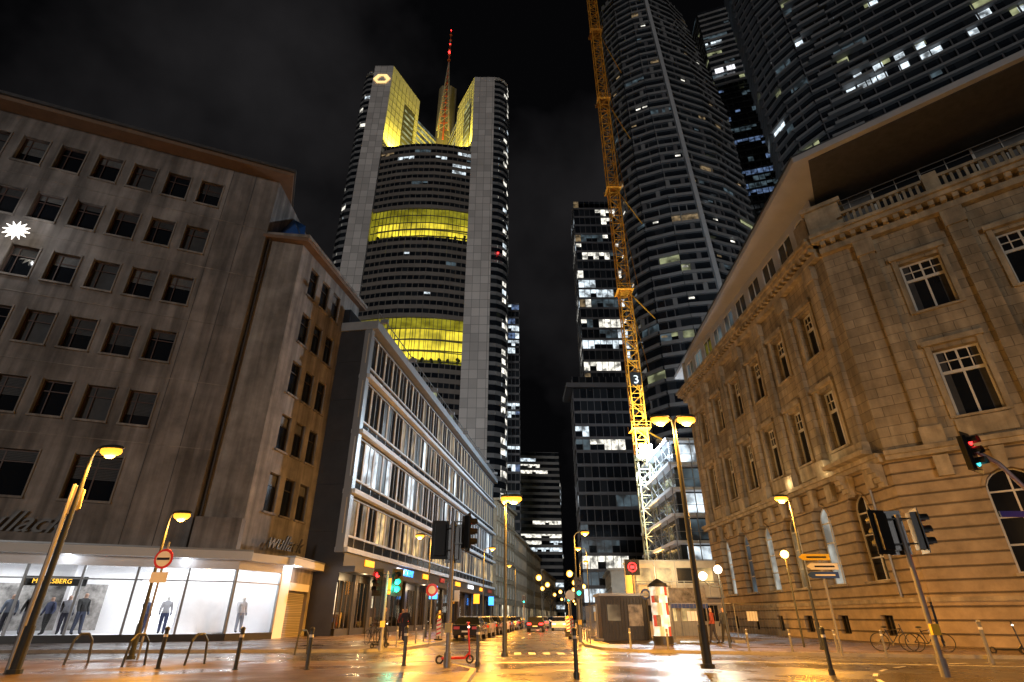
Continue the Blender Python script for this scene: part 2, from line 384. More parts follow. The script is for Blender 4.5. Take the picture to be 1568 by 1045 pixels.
for i in range(5):
    zc=9.6+4.55*i; za=5.1 if i==0 else zc-2.275; zb=zc+2.275 if i<4 else ZB
    for k,t in enumerate((2.52,4.6,6.7)):
        ob.opening(fB2,t-1.05,t+1.05,za,zb,t-.68,t+.68,zc-1.4,zc+1.4,.3,'concrete2',random.choice(['glass','glass_b','t_glass']),'frame_dark',nx=1,ny=1,sill='concrete')
        ob.fbox(fB2,t-.6,t+.6,zc+.5,zc+.58,-.28,-.22,'frame_dark')
        if R()<.5: ob.fq(fB2,t-.6,t+.6,zc+.6,zc+1.3,-.27,'blind_l')
    ob.fq(fB2,0,1.47,za,zb,0,'concrete2'); ob.fq(fB2,7.75,fB2.len,za,zb,0,'concrete2')
ob.prism([(-21.2,36.9),(-17.6,37.6),(-15.5,49.6),(-21,50)],ZB,ZB+.3,'soffit_brown'); ob.prism([(-21.0,37.1),(-17.5,37.5),(-15.4,49.7),(-21,50)],ZB+.303,ZB+.6,'concrete2')
ob.poly([(-21,38.2,ZB+.6),(-18.6,39,ZB+.6),(-16.6,49,ZB+.6),(-20.4,45,ZB+5.2),(-21,41,ZB+5.2)],'blue_roof'); ob.poly([(-21,38.2,ZB+.6),(-18.6,39,ZB+.6),(-20.2,42,ZB+5.2),(-21,41,ZB+5.2)],'blue_roof')
ob.beam((-20.75,37.35,5.2),(-20.75,37.35,ZB),.09,'frame_dark',8)
ob.beam((-16.3,49,.2),(-16.3,49,ZB),.09,'frame_dark',8)
fbay=F((-20.6,36.2),(-17.6,37.0)); ob.fbox(fbay,.2,3.0,5.1,7.2,-1.2,0.1,'concrete')
S1=(-17.4,37.2); S0=(S1[0]-27*dA.x,S1[1]-27*dA.y); S2=(-15.9,40.6); S3=(-15.6,48.6)
f1=F(S0,S1); f2=F(S1,S2); f3=F(S2,S3)
ob.fbox(f1,0,f1.len+.7,4.62,5.1,-3.2,.9,'white_panel'); ob.fbox(f2,-.4,f2.len+.3,4.615,5.095,-2.2,.6,'white_panel'); ob.fbox(f3,-.3,f3.len,4.61,5.09,-2,.85,'white_panel')
ob.fbox(f1,0,f1.len+.7,5.1,5.2,-3,.95,'steel'); ob.fbox(f3,-.3,f3.len,5.1,5.2,-2,.9,'steel')
for f in (f1,f2):
    ob.fbox(f,0,f.len,.1,.5,-.25,.05,'darkwall')
    ob.fq(f,0,f.len,.5,4.1,-.1,'clear'); ob.fbox(f,0,f.len,4.1,4.61,-.3,-.02,'shop_white')
    ob.fbox(f,0,f.len,3.35,3.42,-.14,-.04,'steel')
    nk=max(1,round(f.len/2.75))
    for k in range(nk+1):
        x=f.len*k/nk; ob.fbox(f,x-.06,x+.06,.5,4.1,-.16,0,'steel')
fb=f1.off(-3.4); ob.fq(fb,0,f1.len,.4,4.4,0,'shop_back'); ob.fbox(f1,0,f1.len,.45,.5,-3.4,-.3,'shop_white'); ob.fbox(f1,0,f1.len,4.35,4.45,-3.4,-.35,'shop_white')
ob.fq(f2.off(-2.6),-1.5,f2.len,.4,4.4,0,'shop_back'); ob.prism([(-20.5,38.5),(-17.6,37.4),(-16.1,40.6),(-18.6,41.6)],.44,.5,'shop_white'); ob.fq(F((-18.6,41.5),(-15.95,40.7)),0,2.8,.4,4.5,0,'shop_white')
for k in range(9):
    ob.fbox(f1,k*3+.4,k*3+2.4,4.28,4.33,-1.6,-1.2,'shop_ceil'); 
    if k%2==0: ob.fbox(f1,k*3-.1,k*3+.1,.5,4.35,-3.4,-1.8,'shop_white')
ob.fbox(f1,f1.len-12.6,f1.len-7.2,.7,3.2,-2.6,-2.5,'poster_a')
ob.fbox(f1,f1.len-10.9,f1.len-7.9,3.0,3.5,-.6,-.45,'black')
ob.fbox(f1,f1.len-5.4,f1.len-2.8,1.0,3.9,-2.3,-2.2,'shop_ceil')
ob.fbox(f1,f1.len-2.3,f1.len-1.0,1.0,3.3,-2.9,-2.8,'poster_a')
for k in range(6):
    x=f1.len-14-k*2; ob.fbox(f1,x,x+1.3,1.9,1.95,-2.9,-2.3,'galv')
    for j in range(7): ob.fbox(f1,x+.05+j*.18,x+.15+j*.18,.95,1.88,-2.85,-2.35,random.choice(['darkwall','blind_l','sign_blue','cream','redbrown']))
ob.fq(f3,0,1.6,.1,4.62,0,'shop_white'); ob.fq(f3,1.6,5.2,3.6,4.62,0,'concrete2'); ob.fq(f3,1.6,5.2,.1,3.6,-.25,'shutter'); ob.fq(f3,5.2,f3.len,.1,4.62,0,'concrete')
for x in (1.6,5.2): ob.poly([f3.pt(x,.1),f3.pt(x,3.6),f3.pt(x,3.6,-.25),f3.pt(x,.1,-.25)],'concrete')
ob.fbox(f3,1.6,5.2,3.1,3.6,-.2,.05,'white_panel')
OFF=ob.build()
text('MARKSBERG',f1.off(-.44),f1.len-10.5,3.13,0,.34,'neon_y',OFF,.01)
text('Wullack',fA,LA-12.5,5.9,.15,1.7,'scriptsign',OFF,.05,.5)
text('wullack',fB2,1.6,5.7,.95,1.5,'scriptsign',OFF,.05,.5)
for k in range(5):
    p=f1.pt(f1.len-2.2-5*k,4.1,-1.2); light('AREA',p,110,(.9,.95,1),OFF,2.2,(0,0,-1),name='shop_ceiling_light')
p=f2.pt(f2.len/2,4.2,-1.1); light('POINT',p,120,(.9,.95,1),OFF,.1,name='shop_spot')
p=f3.pt(.9,4.4,.45); light('POINT',p,70,(.9,.95,1),OFF,.08,name='canopy_downlight')
for k in range(4):
    p=f1.pt(f1.len-3-6*k,4.5,.5); light('POINT',p,16,(.85,.92,1),OFF,.08,name='canopy_downlight')
st=MB('lamp_starburst'); c=Vector((-34.4,29.9,25.3))  # lens starburst around the left lamp, modelled as glowing spikes
for k in range(12):
    a=2*math.pi*k/12; d=Vector((math.cos(a)*.92,math.cos(a)*.39,math.sin(a))); st.beam(c,c+d*.78,.19,'globe',4,.01)
st.sphere(c,.25,'globe',10,6); st.beam(c+Vector((0,0,.3)),(-34.9,30.9,26.9),.02,'steel'); so_=st.build()
light('POINT',tuple(c+Vector((.3,-.8,0))),120,(.95,.97,1),so_,.3,name='starburst_light')
# ------------------------------------------------------------------ mid glass building M
mb=MB('glass_commercial_building')
E=(-13.6,46); E2=(-3.7,113.6); fM=F(E,E2); LM=fM.len; zs=[6.3,10.9,16.1,21.4,26.3]; N=30; w=LM/N
for fi in range(4):
    z0,z1=zs[fi],zs[fi+1]
    mb.fbox(fM,0,LM,z0-.26,z0+.12,-.6,.5,'slab')
    mb.fbox(fM,0,LM,z0+.98,z0+1.14,-.1,.06,'slab')
    mb.fbox(fM,0,LM,z1-.62,z1-.5,-.1,.03,'slab_gr')
    for k in range(N):
        for hh in range(2):
            if fi==0: m=random.choices(['lit_warm','lit_dimw','m_glass'],[.40,.36,.24])[0]
            elif fi==3: m=random.choices(['lit_dimw','m_glass','glass_b'],[.14,.66,.2])[0]
            else: m=random.choices(['lit_cool','lit_dimw','m_glass','t_glass2','lit_dim'],[.05,.16,.5,.15,.14])[0]
            if fi==1 and k in(1,2,3,6,7,8): m='lit_cool' if R()<.35 else ('lit_dim' if R()<.5 else 'lit_dimw')
            a=k*w+hh*w/2
            mb.fq(fM,a,a+w/2,z0+1.12,z1-.6,-.12,m)
            mb.fbox(fM,a-.05,a+.05,z0+1.14,z1-.62,-.11,-.05,'slab_gr')
        a=k*w
        mb.fq(fM,a,a+w,z0+.12,z0+.98,-.1,'t_glass2'); mb.fq(fM,a,a+w,z1-.6,z1-.26,-.08,'darkwall')
        mb.fbox(fM,a-.17,a+.17,z0+1.14,z1-.62,-.11,-.03,'cream' if fi in(0,2,3) else 'slab')
        mb.fbox(fM,a-.04,a+.04,z0+.12,z0+.98,-.09,-.05,'steel')
for k in range(0,int(LM),9):
    mb.fbox(fM,k+.2,k+.5,26.9,27.3,.75,1.5,'steel')
mb.fbox(fM,-.2,LM,26.1,27.0,-3,.75,'slab_gr'); mb.fbox(fM,0,LM,27.0,28.6,-8,-2.4,'t_glass2'); 
for k in range(0,60): mb.fbox(fM,k*LM/60,k*LM/60+.05,27.0,27.9,.6,.65,'steel')
mb.fbox(fM,0,LM,27.9,27.96,.58,.66,'steel')
fe=F((-16.9,46.5),E); mb.fq(fe,0,fe.len,.1,27,0,'darkwall'); mb.fbox(fe,fe.len-.5,fe.len+.2,6,27,-.5,.15,'steel')
for k in range(1,7): mb.fbox(fe,0,fe.len-.5,k*3.8,k*3.8+.03,.003,.02,'black')
mb.fbox(fM,0,LM,5.0,6.0,-.5,.3,'darkwall'); mb.fbox(fM,0,LM,4.55,4.98,-.4,1.3,'darkwall')
x=0.6; k=0
while x<LM-4:
    L=random.choice([2.6,3.4,4.2]); m=['shop_warm','lit_green','shop_warm','t_glass','shop_warm','t_glass'][k%6]
    mb.fq(fM,x,x+L,.6,4.0,-1.4,m); mb.fbox(fM,x,x+L,.12,.6,-1.4,.0,'darkwall'); mb.fq(fM,x,x+L,.6,4.0,-.12,'clear')
    for j in range(4): mb.fbox(fM,x+L*j/3-.04,x+L*j/3+.04,.6,4.0,-.2,-.08,'frame_dark')
    for j in range(int(L*2)):
        gx=x+.2+j*.48; 
        if m in('shop_warm','lit_green'): mb.fbox(fM,gx,gx+.2+.2*R(),.6,.9+1.5*R(),-1.2,-.7,random.choice(['redbrown','darkwall','cream','shop_white','sign_blue','sign_red']))
    mb.fbox(fM,x+L,x+L+.7,.1,4.56,-1.5,.1,'darkwall'); mb.fq(fM,x,x+L,4.0,4.56,-.2,'darkwall')
    if k%2==1: mb.fbox(fM,x+.3,x+L-.3,5.3,5.8,.32,.42,['orange_on','shop_ceil','orange_on','sign_red'][(k//2)%4])
    if k%3==2: mb.fbox(fM,x,x+.12,3.2,4.5,1.3,2.2,['orange_on','blue_on','sign_white'][(k//3)%3])
    x+=L+.7; k+=1
MB_=mb.build()
text('ACADEMY',fM.off(.45),13,5.15,.1,.9,'blue_on',MB_,.04)
for s in (3,10,20,32): light('POINT',fM.pt(s,4.2,1.0),110,(1,.72,.38),MB_,.1,name='shop_canopy_light')
# ------------------------------------------------------------------ more street buildings
def simple_block(name,p0,p1,h,wall,fh=3.6,cw=2.6,ww=1.3,litp=.2,depth=14,lit=('lit_warm','lit_dimw'),eave=True):
    m=MB(name); f=F(p0,p1); nf=max(1,round((h-4)/fh)); fh=(h-4)/nf; n=max(1,round(f.len/cw)); w=f.len/n
    m.fq(f,0,f.len,3.6,4.0,.1,wall)
    for k in range(n):
        a=k*w; m.fq(f,a+.3,a+w-.3,.4,3.6,-.2,random.choice(['shop_warm','t_glass','lit_dimw'])); m.fbox(f,a-.3,a+.3,.1,3.6,-.3,.05,wall)
    for i in range(nf):
        for k in range(n):
            a=k*w; c=a+w/2; g=random.choice(lit) if R()<litp else random.choice(['glass','glass_b'])
            z=4+i*fh; m.opening(f,a,a+w,z,z+fh,c-ww/2,c+ww/2,z+.9,z+fh-.6,.25,wall,g,'winframe_white',nx=2,ny=1,sill=wall)
        m.fbox(f,0,f.len,4+i*fh-.1,4+i*fh+.1,.003,.2,wall)
    if eave: m.fbox(f,-.3,f.len+.3,h,h+.5,-depth,.6,wall)
    e1=F((f.pt(0,0,-depth)[0],f.pt(0,0,-depth)[1]),p0); m.fq(e1,0,e1.len,.1,h,0,wall)
    e2=F(p1,(f.pt(f.len,0,-depth)[0],f.pt(f.len,0,-depth)[1])); m.fq(e2,0,e2.len,.1,h,0,wall)
    m.poly([f.pt(0,h,0),f.pt(f.len,h,0),f.pt(f.len,h,-depth),f.pt(0,h,-depth)],'slate')
    return m.build()
simple_block('townhouse',(-3.2,115),(.6,134),23,'sand_plain')
simple_block('townhouse',(.2,134.5),(4,160),19,'cream')
simple_block('townhouse',(3.6,162),(10,205),19,'sand_plain')
simple_block('townhouse',(10.5,206),(20,270),16,'cream')
simple_block('townhouse',(34,240),(25,160),20,'sand_plain')
simple_block('townhouse',(24.5,158),(20.5,122),10,'cream')
tw=MB('distant_office_tower'); tower(tw,lambda z:[(5,330),(29,332),(31,350)],0,92,3.7,1.6,2.4,'t_band',['lit_cool','lit_white'],.34,.93,.4); tw.prism([(5.3,330.5),(29,332.5),(31,350),(5,350)],90,93,'t_band_d'); tw.build()
tw=MB('glass_office_tower'); tower(tw,lambda z:[(-9,219),(3.2,220),(3.5,240)],0,133,3.8,.9,1.6,'t_band_d',['lit_cool','lit_dim','lit_blue'],.5,.7,.3,mull=.15); tw.prism([(-9,219),(3.2,220),(3.5,240),(-9,240)],133,134,'t_band_d'); tw.build()
# ------------------------------------------------------------------ bank tower
cb=MB('skyscraper'); Y0=190
def fplan(z): return [(-62.7,Y0+.8),(-54,Y0-1.4),(-46,Y0-2.5),(-36,Y0-2.5),(-28,Y0-1.4),(-19.5,Y0+.8)]
gard=[(145,163),(87,106)]
def sk(z): return any(a-1<=z<b-2 for a,b in gard)
tower(cb,fplan,0.4,202,3.98,1.9,2.1,'cb_band',['lit_dim','lit_dim','lit_yg','lit_cool','lit_dimw'],.12,.8,.35,skip=sk,mull=.22,zones=lambda z:1.9 if (z>175 or z<78) else .35)
for a,b in gard:
    i0=[i for i in range(60) if sk(.4+3.98*i) and a-1<=.4+3.98*i<b-2]; n=len(i0); i0=i0[0]
    za=.4+3.98*i0; zb=za+3.98*n; H_=zb-za
    pts=fplan(0)
    bk=[(-62.6,Y0+10),(-52,Y0+8),(-41,Y0+7),(-30,Y0+8),(-19.6,Y0+10)]
    for p,q in zip(bk[:-1],bk[1:]):
        cb.poly([(*p,za),(*q,za),(*q,za+H_*.3),(*p,za+H_*.3)],'garden_glow_dim'); cb.poly([(*p,za+H_*.3),(*q,za+H_*.3),(*q,zb),(*p,zb)],'garden_glow')
        f=F(p,q)
        for k in range(5): cb.fbox(f,f.len*k/4-.08,f.len*k/4+.08,za,zb,.05,.3,'t_band_d')
        for k in range(1,4): cb.fbox(f,0,f.len,za+H_*k/4-.25,za+H_*k/4+.1,.05,.7,'t_band_d')
    for zz,mm in ((za,'garden_glow_dim'),(zb,'garden_glow_dim')): cb.poly([(-62.6,Y0+1,zz),(-54,Y0-1,zz),(-41,Y0-2,zz),(-28,Y0-1,zz),(-19.6,Y0+1,zz),(-19.6,Y0+10,zz),(-62.6,Y0+10,zz)],mm)
    for x in (-62.6,-19.6): cb.poly([(x,Y0,za),(x,Y0+10,za),(x,Y0+10,zb),(x,Y0,zb)],'garden_glow_dim')
    for k in range(12):
        X=-60+k*3.5; cb.beam((X,Y0+3,za),(X,Y0+3,za+2+2*R()),.15,'bark'); 
        for j in range(3): cb.sphere((X+R()-.5,Y0+3+R(),za+2.5+2*R()),.7,'foliage',6,4)
    for p,q in zip(pts[:-1],pts[1:]):
        f=F(p,q); m=5
        for k in range(m+1): cb.fbox(f,f.len*k/m-.08,f.len*k/m+.08,za,zb,-.3,0,'t_band_d')
        for zz in [za+(zb-za)*t for t in (.0,.25,.5,.75,1)]: cb.fbox(f,0,f.len,zz-.14,zz+.14,-.3,.02,'t_band_d')
def pillar(x0,x1,ht):
    f=F((x0,Y0-1),(x1,Y0-1)); cb.fq(f,0,f.len,0,ht,0,'cb_panel')
pillar(-72.5,-62.7,262); pillar(-19.5,-9,253)
for x in (-62.7,-19.5): cb.poly([(x,Y0-1,0),(x,Y0+1,0),(x,Y0+1,202),(x,Y0-1,202)],'cb_panel')
def q4(p,q,z0,z1,m,z1b=None): cb.poly([(*p,z0),(*q,z0),(*q,z1b if z1b else z1),(*p,z1)],m)
q4((-62.7,Y0-1),(-51.4,208),200,262,'cb_fin',258); q4((-19.5,Y0-1),(-30.2,208),200,253,'cb_fin',249)
q4((-51.4,208),(-60,216),0,258,'cb_panel'); q4((-30.2,208),(-22,216),0,249,'cb_panel')
for f,zt in ((F((-62.7,Y0-1),(-51.4,208)),258),(F((-30.2,208),(-19.5,Y0-1)),250)):
    for k in range(1,8): cb.fbox(f,f.len*k/8-.05,f.len*k/8+.05,201,zt-1,.01,.12,'t_band_d')
    for k in range(1,12): cb.fbox(f,0,f.len,202+k*4.4,202.15+k*4.4,.01,.1,'t_band_d')
    cb.fbox(f,f.len*.5,f.len*.86,202,zt-14,.12,.4,'t_band_d')
    for k in range(10): cb.fbox(f,f.len*.52,f.len*.84,204+k*3.9,205.4+k*3.9,.4,.45,'lit_yg')
cb.poly([(-62.7,Y0-1,203),(-19.5,Y0-1,203),(-30,208,203),(-36,222,203),(-44,222,203),(-51.4,208,203)],'cb_band')
def arc(cx,cy,r,a0,a1,n): return [(cx+r*math.cos(math.radians(a0+(a1-a0)*k/n)),cy+r*math.sin(math.radians(a0+(a1-a0)*k/n))) for k in range(n+1)]
rc=arc(-9,Y0+6,7,-90,0,4)+[(-2,Y0+20),(-10,Y0+34)]
lc=[(-84,Y0+26),(-78.6,Y0+8)]+arc(-72.5,Y0+5,6,-170,-90,3)
def corner(mb,pts,z0,z1,litf):
    z=z0
    while z<z1:
        for e,(a,b) in enumerate(zip(pts[:-1],pts[1:])):
            f=F(a,b); m=('lit_white' if R()<.8 else 'lit_cool') if R()<litf(z,e) else ('t_glass' if R()<.7 else 't_glass2')
            mb.fq(f,0,f.len,z,z+1.6,.25,'t_band'); mb.fq(f,0,f.len,z+1.6,z+3.98,0,m); mb.poly([f.pt(0,z,0),f.pt(f.len,z,0),f.pt(f.len,z,.25),f.pt(0,z,.25)],'t_band')
        z+=3.98
corner(cb,rc,0,248,lambda z,e:(0 if e<2 else (.75 if z<95 else (.30 if z<170 else .38))))
corner(cb,lc,0,254,lambda z,e:(.4 if e<2 and z>110 else .08))
cb.poly([(*p,253) for p in [(-19.5,Y0-1)]+rc+[(-30,208)]],'cb_panel'); cb.poly([(*p,258) for p in lc+[(-62.7,Y0-1),(-51.4,208)]],'cb_panel')
fw=F((-51.4,208),(-42.5,222)); 
for i in range(10):
    z=203+i*4; cb.fq(fw,0,fw.len,z,z+1.6,.2,'cb_fin'); cb.fq(fw,0,fw.len,z+1.6,z+4,0,random.choice(['lit_yg','lit_dim','lit_yg']))
fw2=F((-36.5,222),(-30.2,208))
for i in range(10):
    z=203+i*4; cb.fq(fw2,0,fw2.len,z,z+1.6,.2,'cb_fin'); cb.fq(fw2,0,fw2.len,z+1.6,z+4,0,random.choice(['lit_yg','t_glass','lit_dim']))
core=[(-44,222),(-42,219.5),(-36.5,219.5),(-33.5,222),(-33.5,230),(-44,230)]
cb.prism(core,200,286,'cb_band')
ap=(-36.8,207,293); BP=[(-40,205,232),(-34.0,205,232),(-34.0,210,232),(-40,210,232)]
for p in BP: cb.beam(p,ap,.28,'whitepaint',5,.16)
for t in range(1,11):
    k=t/11; Q=[Vector(p).lerp(Vector(ap),k) for p in BP]; k2=(t-1)/11; Q0=[Vector(p).lerp(Vector(ap),k2) for p in BP]
    for i in range(4): cb.beam(Q[i],Q[(i+1)%4],.12,'redpaint'); cb.beam(Q0[i],Q[(i+1)%4],.1,'whitepaint')
cb.beam((-36.9,207.5,228),(-36.8,207,292),.45,'redpaint',8,.35)
z=291; r=.55
for i,(dz,m) in enumerate(((5,'redpaint'),(4,'whitepaint'),(5,'redpaint'),(4,'whitepaint'),(5,'redpaint'),(6,'redpaint'))):
    cb.beam((-36.8,206.5,z),(-36.8,206.5,z+dz),r,m,8,r*.82); 
    cb.box(-37.5,-36.1,205.9,207.1,z,z+.25,'redpaint'); r*=.8; z+=dz
for zz in (297,): cb.sphere((-36.8,205.6,zz),.7,'red_on',8,6)
for zz in (305,318): cb.sphere((-36.8,206,zz),.35,'red_on',8,6)
for p in ((-75,188,120),(-6,188.6,140),(-75,188,60)): cb.sphere(p,.4,'red_on',8,6)
CB=cb.build()
lg=MB('logo'); fl=F((-72.5,Y0-1.05),(-62.7,Y0-1.05)); cx,cz=4.6,251.5
H=[(math.cos(math.radians(60*k))*4.5,math.sin(math.radians(60*k))*3.9) for k in range(6)]
T=[(2.5,-.7),(.7,2.1),(-.7,2.1),(-2.5,-.7),(-1.8,-1.8),(1.8,-1.8)]
for k in range(6):
    a=H[k]; b=H[(k+1)%6]; c_=T[(k+1)%6]; d_=T[k]
    lg.poly([fl.pt(cx+a[0],cz+a[1],.3),fl.pt(cx+b[0],cz+b[1],.3),fl.pt(cx+c_[0],cz+c_[1],.3),fl.pt(cx+d_[0],cz+d_[1],.3)],'logo_e')
lg.build(CB)
YL=(1,.80,.07)
light('SPOT',(-55.5,192,203.5),60000,YL,CB,.5,(-3,4,26),120,name='fin_floodlight')
light('SPOT',(-51,200,203.5),20000,YL,CB,.5,(-4,1,26),120,name='fin_floodlight')
light('SPOT',(-25.5,191,203.5),60000,YL,CB,.5,(2,5,26),120,name='fin_floodlight')
light('SPOT',(-31,199,203.5),20000,YL,CB,.5,(5,2,26),110,name='fin_floodlight')
light('SPOT',(-38,203,206),5000,(1,.5,.3),CB,.5,(0,.5,12),60,name='spire_floodlight')
# ------------------------------------------------------------------ right far towers
t=MB('office_tower')
tower(t,lambda z:[(23.2,168),(22.6,155),(42,155)],0,136,3.85,.75,1.9,'t_band_d',['lit_white','lit_cool','lit_dimw','lit_dim','lit_white'],.46,.62,.25,mull=.14,zones=lambda z:1.15 if z>62 else .25)
t.prism([(22.6,155),(42,155),(42,170),(23.2,170)],134.7,137.5,'t_band_d')
tower(t,lambda z:[(18.6,160),(18,149),(38,149)],0,62,3.85,.8,1.9,'t_band_d',['lit_cool','lit_white','lit_dim'],.42,.65,.25,mull=.14,zones=lambda z:1.7 if z<46 else .4)
t.prism([(16,147.5),(38,147.5),(38,160),(16,160)],61.6,63,'t_band_d')
t.build()
t=MB('residential_skyscraper')
def p2(z):
    k=z/237; mx=.48+(.402-.48)*k; cut=max(0,(z-175)/62)
    left=[(40.5,163),(37.6,152),(39.2,144),(43,139)]
    m=(mx*134,134); rr=(.565*146-cut*9,146)
    return left+[((43+m[0])/2-.3,135.6),m,((m[0]+rr[0])/2+.5,138.5),rr,(rr[0]+3,158)]
tower(t,p2,0,237,3.72,1.05,2.4,'t_band',['lit_dim','lit_dim','lit_dimw','lit_yg'],.06,.6,.8)
for i in range(64):
    z=i*3.72; P=p2(z); Q=p2(z+3.72); t.beam((P[5][0],P[5][1]-1.0,z),(Q[5][0],Q[5][1]-1.0,z+3.72),.95,'t_ridge')
    for e in range(1,8):
        f=F(P[e],P[e+1]) 
        for j in range(int(f.len/2.4)):
            if R()<.45: t.fbox(f,j*2.4+.2,j*2.4+.2+random.choice([.25,.25,1.3]),z+1.05,z+3.72,.02,.5,random.choice(['t_band','t_band_d','t_band_d']))
            elif R()<.06: t.fq(f,j*2.4+.3,j*2.4+2.0,z+2.6,z+3.3,.02,random.choice(['lit_dimw','lit_white','lit_dim']))
t.build()
t=MB('crowned_skyscraper')
tower(t,lambda z:[(103,196),(101.5,181),(118,176),(141,180),(143,200)],0,232,3.8,.9,2.2,'t_band_d',['lit_dim','lit_blue','lit_blue'],.35,.6,.4,mull=.25)
tower(t,lambda z:[(101,197),(99.5,179),(117,173),(143,178),(145,200)],232,290,4.2,1.5,2.2,'t_band',['lit_dim','lit_yg','lit_dim'],.22,.6,.6)
for a,b in (((99.5,178.6),(117,172.6)),((117,172.6),(143,177.6))):
    f=F(a,b); n=14
    for k in range(n):
        if R()<.85: t.fq(f,f.len*k/n,f.len*(k+.9)/n,240,243.2,.9,'crown_lit')
        if R()<.5: t.fq(f,f.len*k/n,f.len*(k+.9)/n,262,263.5,.9,'lit_cool')
t.build()
t=MB('curved_skyscraper')
P4=[(92,140),(86.5,128),(88,120),(92,113),(112,97),(140,74),(170,52)]
tower(t,lambda z:P4,0,236,4.1,.8,2.6,'t_band',['lit_cool','lit_dim','lit_yg','lit_dim'],.10,.6,1.2,zones=lambda z:1.0 if z>95 else .6)
f=F(P4[3],P4[4]); f5=F(P4[4],P4[5])
for zb_ in (27,28,33,34,40):
    for ff in (f,f5):
        for j in range(int(ff.len/2.6)):
            if R()<.3: ff_z=zb_*4.1+.9; t.fq(ff,j*2.6+.15,j*2.6+2.45,ff_z,ff_z+3.0,.05,'lit_cool')
for i in range(57):
    z=i*4.1
    for e in range(1,6):
        f=F(P4[e],P4[e+1])
        for j in range(int(f.len/3.5)): 
            if R()<.7: t.fbox(f,j*3.5,j*3.5+.3,z+.8,z+4.1,.05,.5,'t_band_d')
    f=F(P4[3],P4[4]); a=R()*8; t.fbox(f,a,a+8,z-.05,z+1.0,1.2,2.2,'t_band')
t.build()
# ------------------------------------------------------------------ right sandstone building
g=MB('sandstone_building'); K=(21.7,31); FF=(20.7,60)
fG=F(FF,K); LG=fG.len; dF=Vector((.755,-.656)); K2=(K[0]+dF.x*24,K[1]+dF.y*24); fH=F(K,K2)
def gfac(f,cells,L,s0,s1,lights):
    for (a,b) in ((0,s0),(s1,L)):
        if b-a>.02:
            g.fq(f,a,b,2.2,9.4,.0,'sand_rust'); g.fq(f,a,b,9.4,24,0,'sand'); g.fq(f,a,b,0,2.2,.15,'sand_rust')
    for i,(a,b,w1) in enumerate(cells):
        c=(a+b)/2
        g.opening(f.off(.15),a,b,0,2.2,c-.55,c+.55,.45,1.5,.35,'sand_rust','glass','frame_dark',nx=3,fr=.04)
        gl=lights[i%len(lights)]
        g.opening(f,a,b,2.2,9.4,c-1.05,c+1.05,3.3,8.3,.6,'sand_rust',gl,'winframe_white',arch=True,nx=2,ny=3,fr=.09,sill='sand_plain')
        g.hexa([f.pt(c-.2,8.2,.02),f.pt(c+.2,8.2,.02),f.pt(c+.2,8.2,.32),f.pt(c-.2,8.2,.32),f.pt(c-.32,9.35,.02),f.pt(c+.32,9.35,.02),f.pt(c+.32,9.35,.42),f.pt(c-.32,9.35,.42)],'sand_plain')
        g.opening(f,a,b,9.9,16.9,c-w1/2,c+w1/2,11.3,15.3,.5,'sand',random.choice(['glass','glass_b']),'winframe_white',nx=2,ny=1,fr=.11,sill='sand_plain')
        g.opening(f,a,b,16.9,24,c-w1/2,c+w1/2,17.9,21.4,.5,'sand',random.choice(['glass','glass_b']),'winframe_white',nx=2,ny=1,fr=.11,sill='sand_plain')
        for (z0,z1) in ((11.3,15.3),(17.9,21.4)):
            zt=z0+(z1-z0)*.66; g.fbox(f,c-w1/2+.11,c+w1/2-.11,zt-.09,zt+.09,-.49,-.40,'winframe_white')
            for q in (.25,.75): g.fbox(f,c-w1/2+w1*q-.03,c-w1/2+w1*q+.03,zt+.09,z1-.1,-.49,-.43,'winframe_white')
            g.fbox(f,c-w1/2+.11,c+w1/2-.11,zt+(z1-zt)*.5-.03,zt+(z1-zt)*.5+.03,-.49,-.43,'winframe_white')
            if R()<.35: g.fq(f,c-w1/2+.1,c-w1/2+w1*.2,z0+.1,z1-.1,-.485,'blind'); g.fq(f,c+w1/2-w1*.2,c+w1/2-.1,z0+.1,z1-.1,-.485,'blind')
            for x in (c-w1/2-.3,c+w1/2+.04): g.fbox(f,x,x+.26,z0-.1,z1+.25,.003,.13,'sand_plain')
            g.fbox(f,c-w1/2-.4,c+w1/2+.4,z1+.25,z1+.55,.003,.3,'sand_plain')
        g.fbox(f,c-w1/2-.2,c+w1/2+.2,10.15,11.1,.003,.12,'sand_plain')
    xs=[a for a,b,_ in cells]+[cells[-1][1]]
    for x in xs:
        x=min(max(x,.55),L-.55) if f is fG else x
        g.fbox(f,x-.55,x+.55,9.9,10.9,.003,.5,'sand_plain'); g.fbox(f,x-.45,x+.45,10.9,22.7,.003,.32,'sand'); g.fbox(f,x-.55,x+.55,22.7,23.8,.003,.45,'sand_plain')
        g.fbox(f,x-.35,x+.35,8.2,9.3,.003,.35,'sand_plain')
    g.fbox(f,0,L,9.4,9.65,-.2,.45,'sand_plain'); g.fbox(f,0,L,9.65,9.9,-.2,.62,'sand_plain')
    g.fbox(f,0,L,2.1,2.32,-.1,.24,'sand_plain')
    g.fbox(f,0,L,23.8,24.25,-.3,.5,'sand_plain'); g.fbox(f,-.3,L+.35,24.55,24.85,-.3,1.0,'sand_plain'); g.fbox(f,-.3,L+.35,24.85,25.1,-.3,1.2,'sand_plain')
    k=.2
    while k<L: g.fbox(f,k,k+.3,24.25,24.55,-.2,.85,'sand_plain'); k+=.62
    g.fq(f,0,L,24.2,24.6,.3,'sand_plain')
cellsG=[(1.65+4.3*i,5.95+4.3*i,1.75) for i in range(6)]
gfac(fG,cellsG,LG,1.65,27.45,['arch_lit','lit_dim','arch_lit','lit_dimw','arch_lit','glass'])
cellsH=[(2.5+4.8*i,7.3+4.8*i,2.1) for i in range(4)]
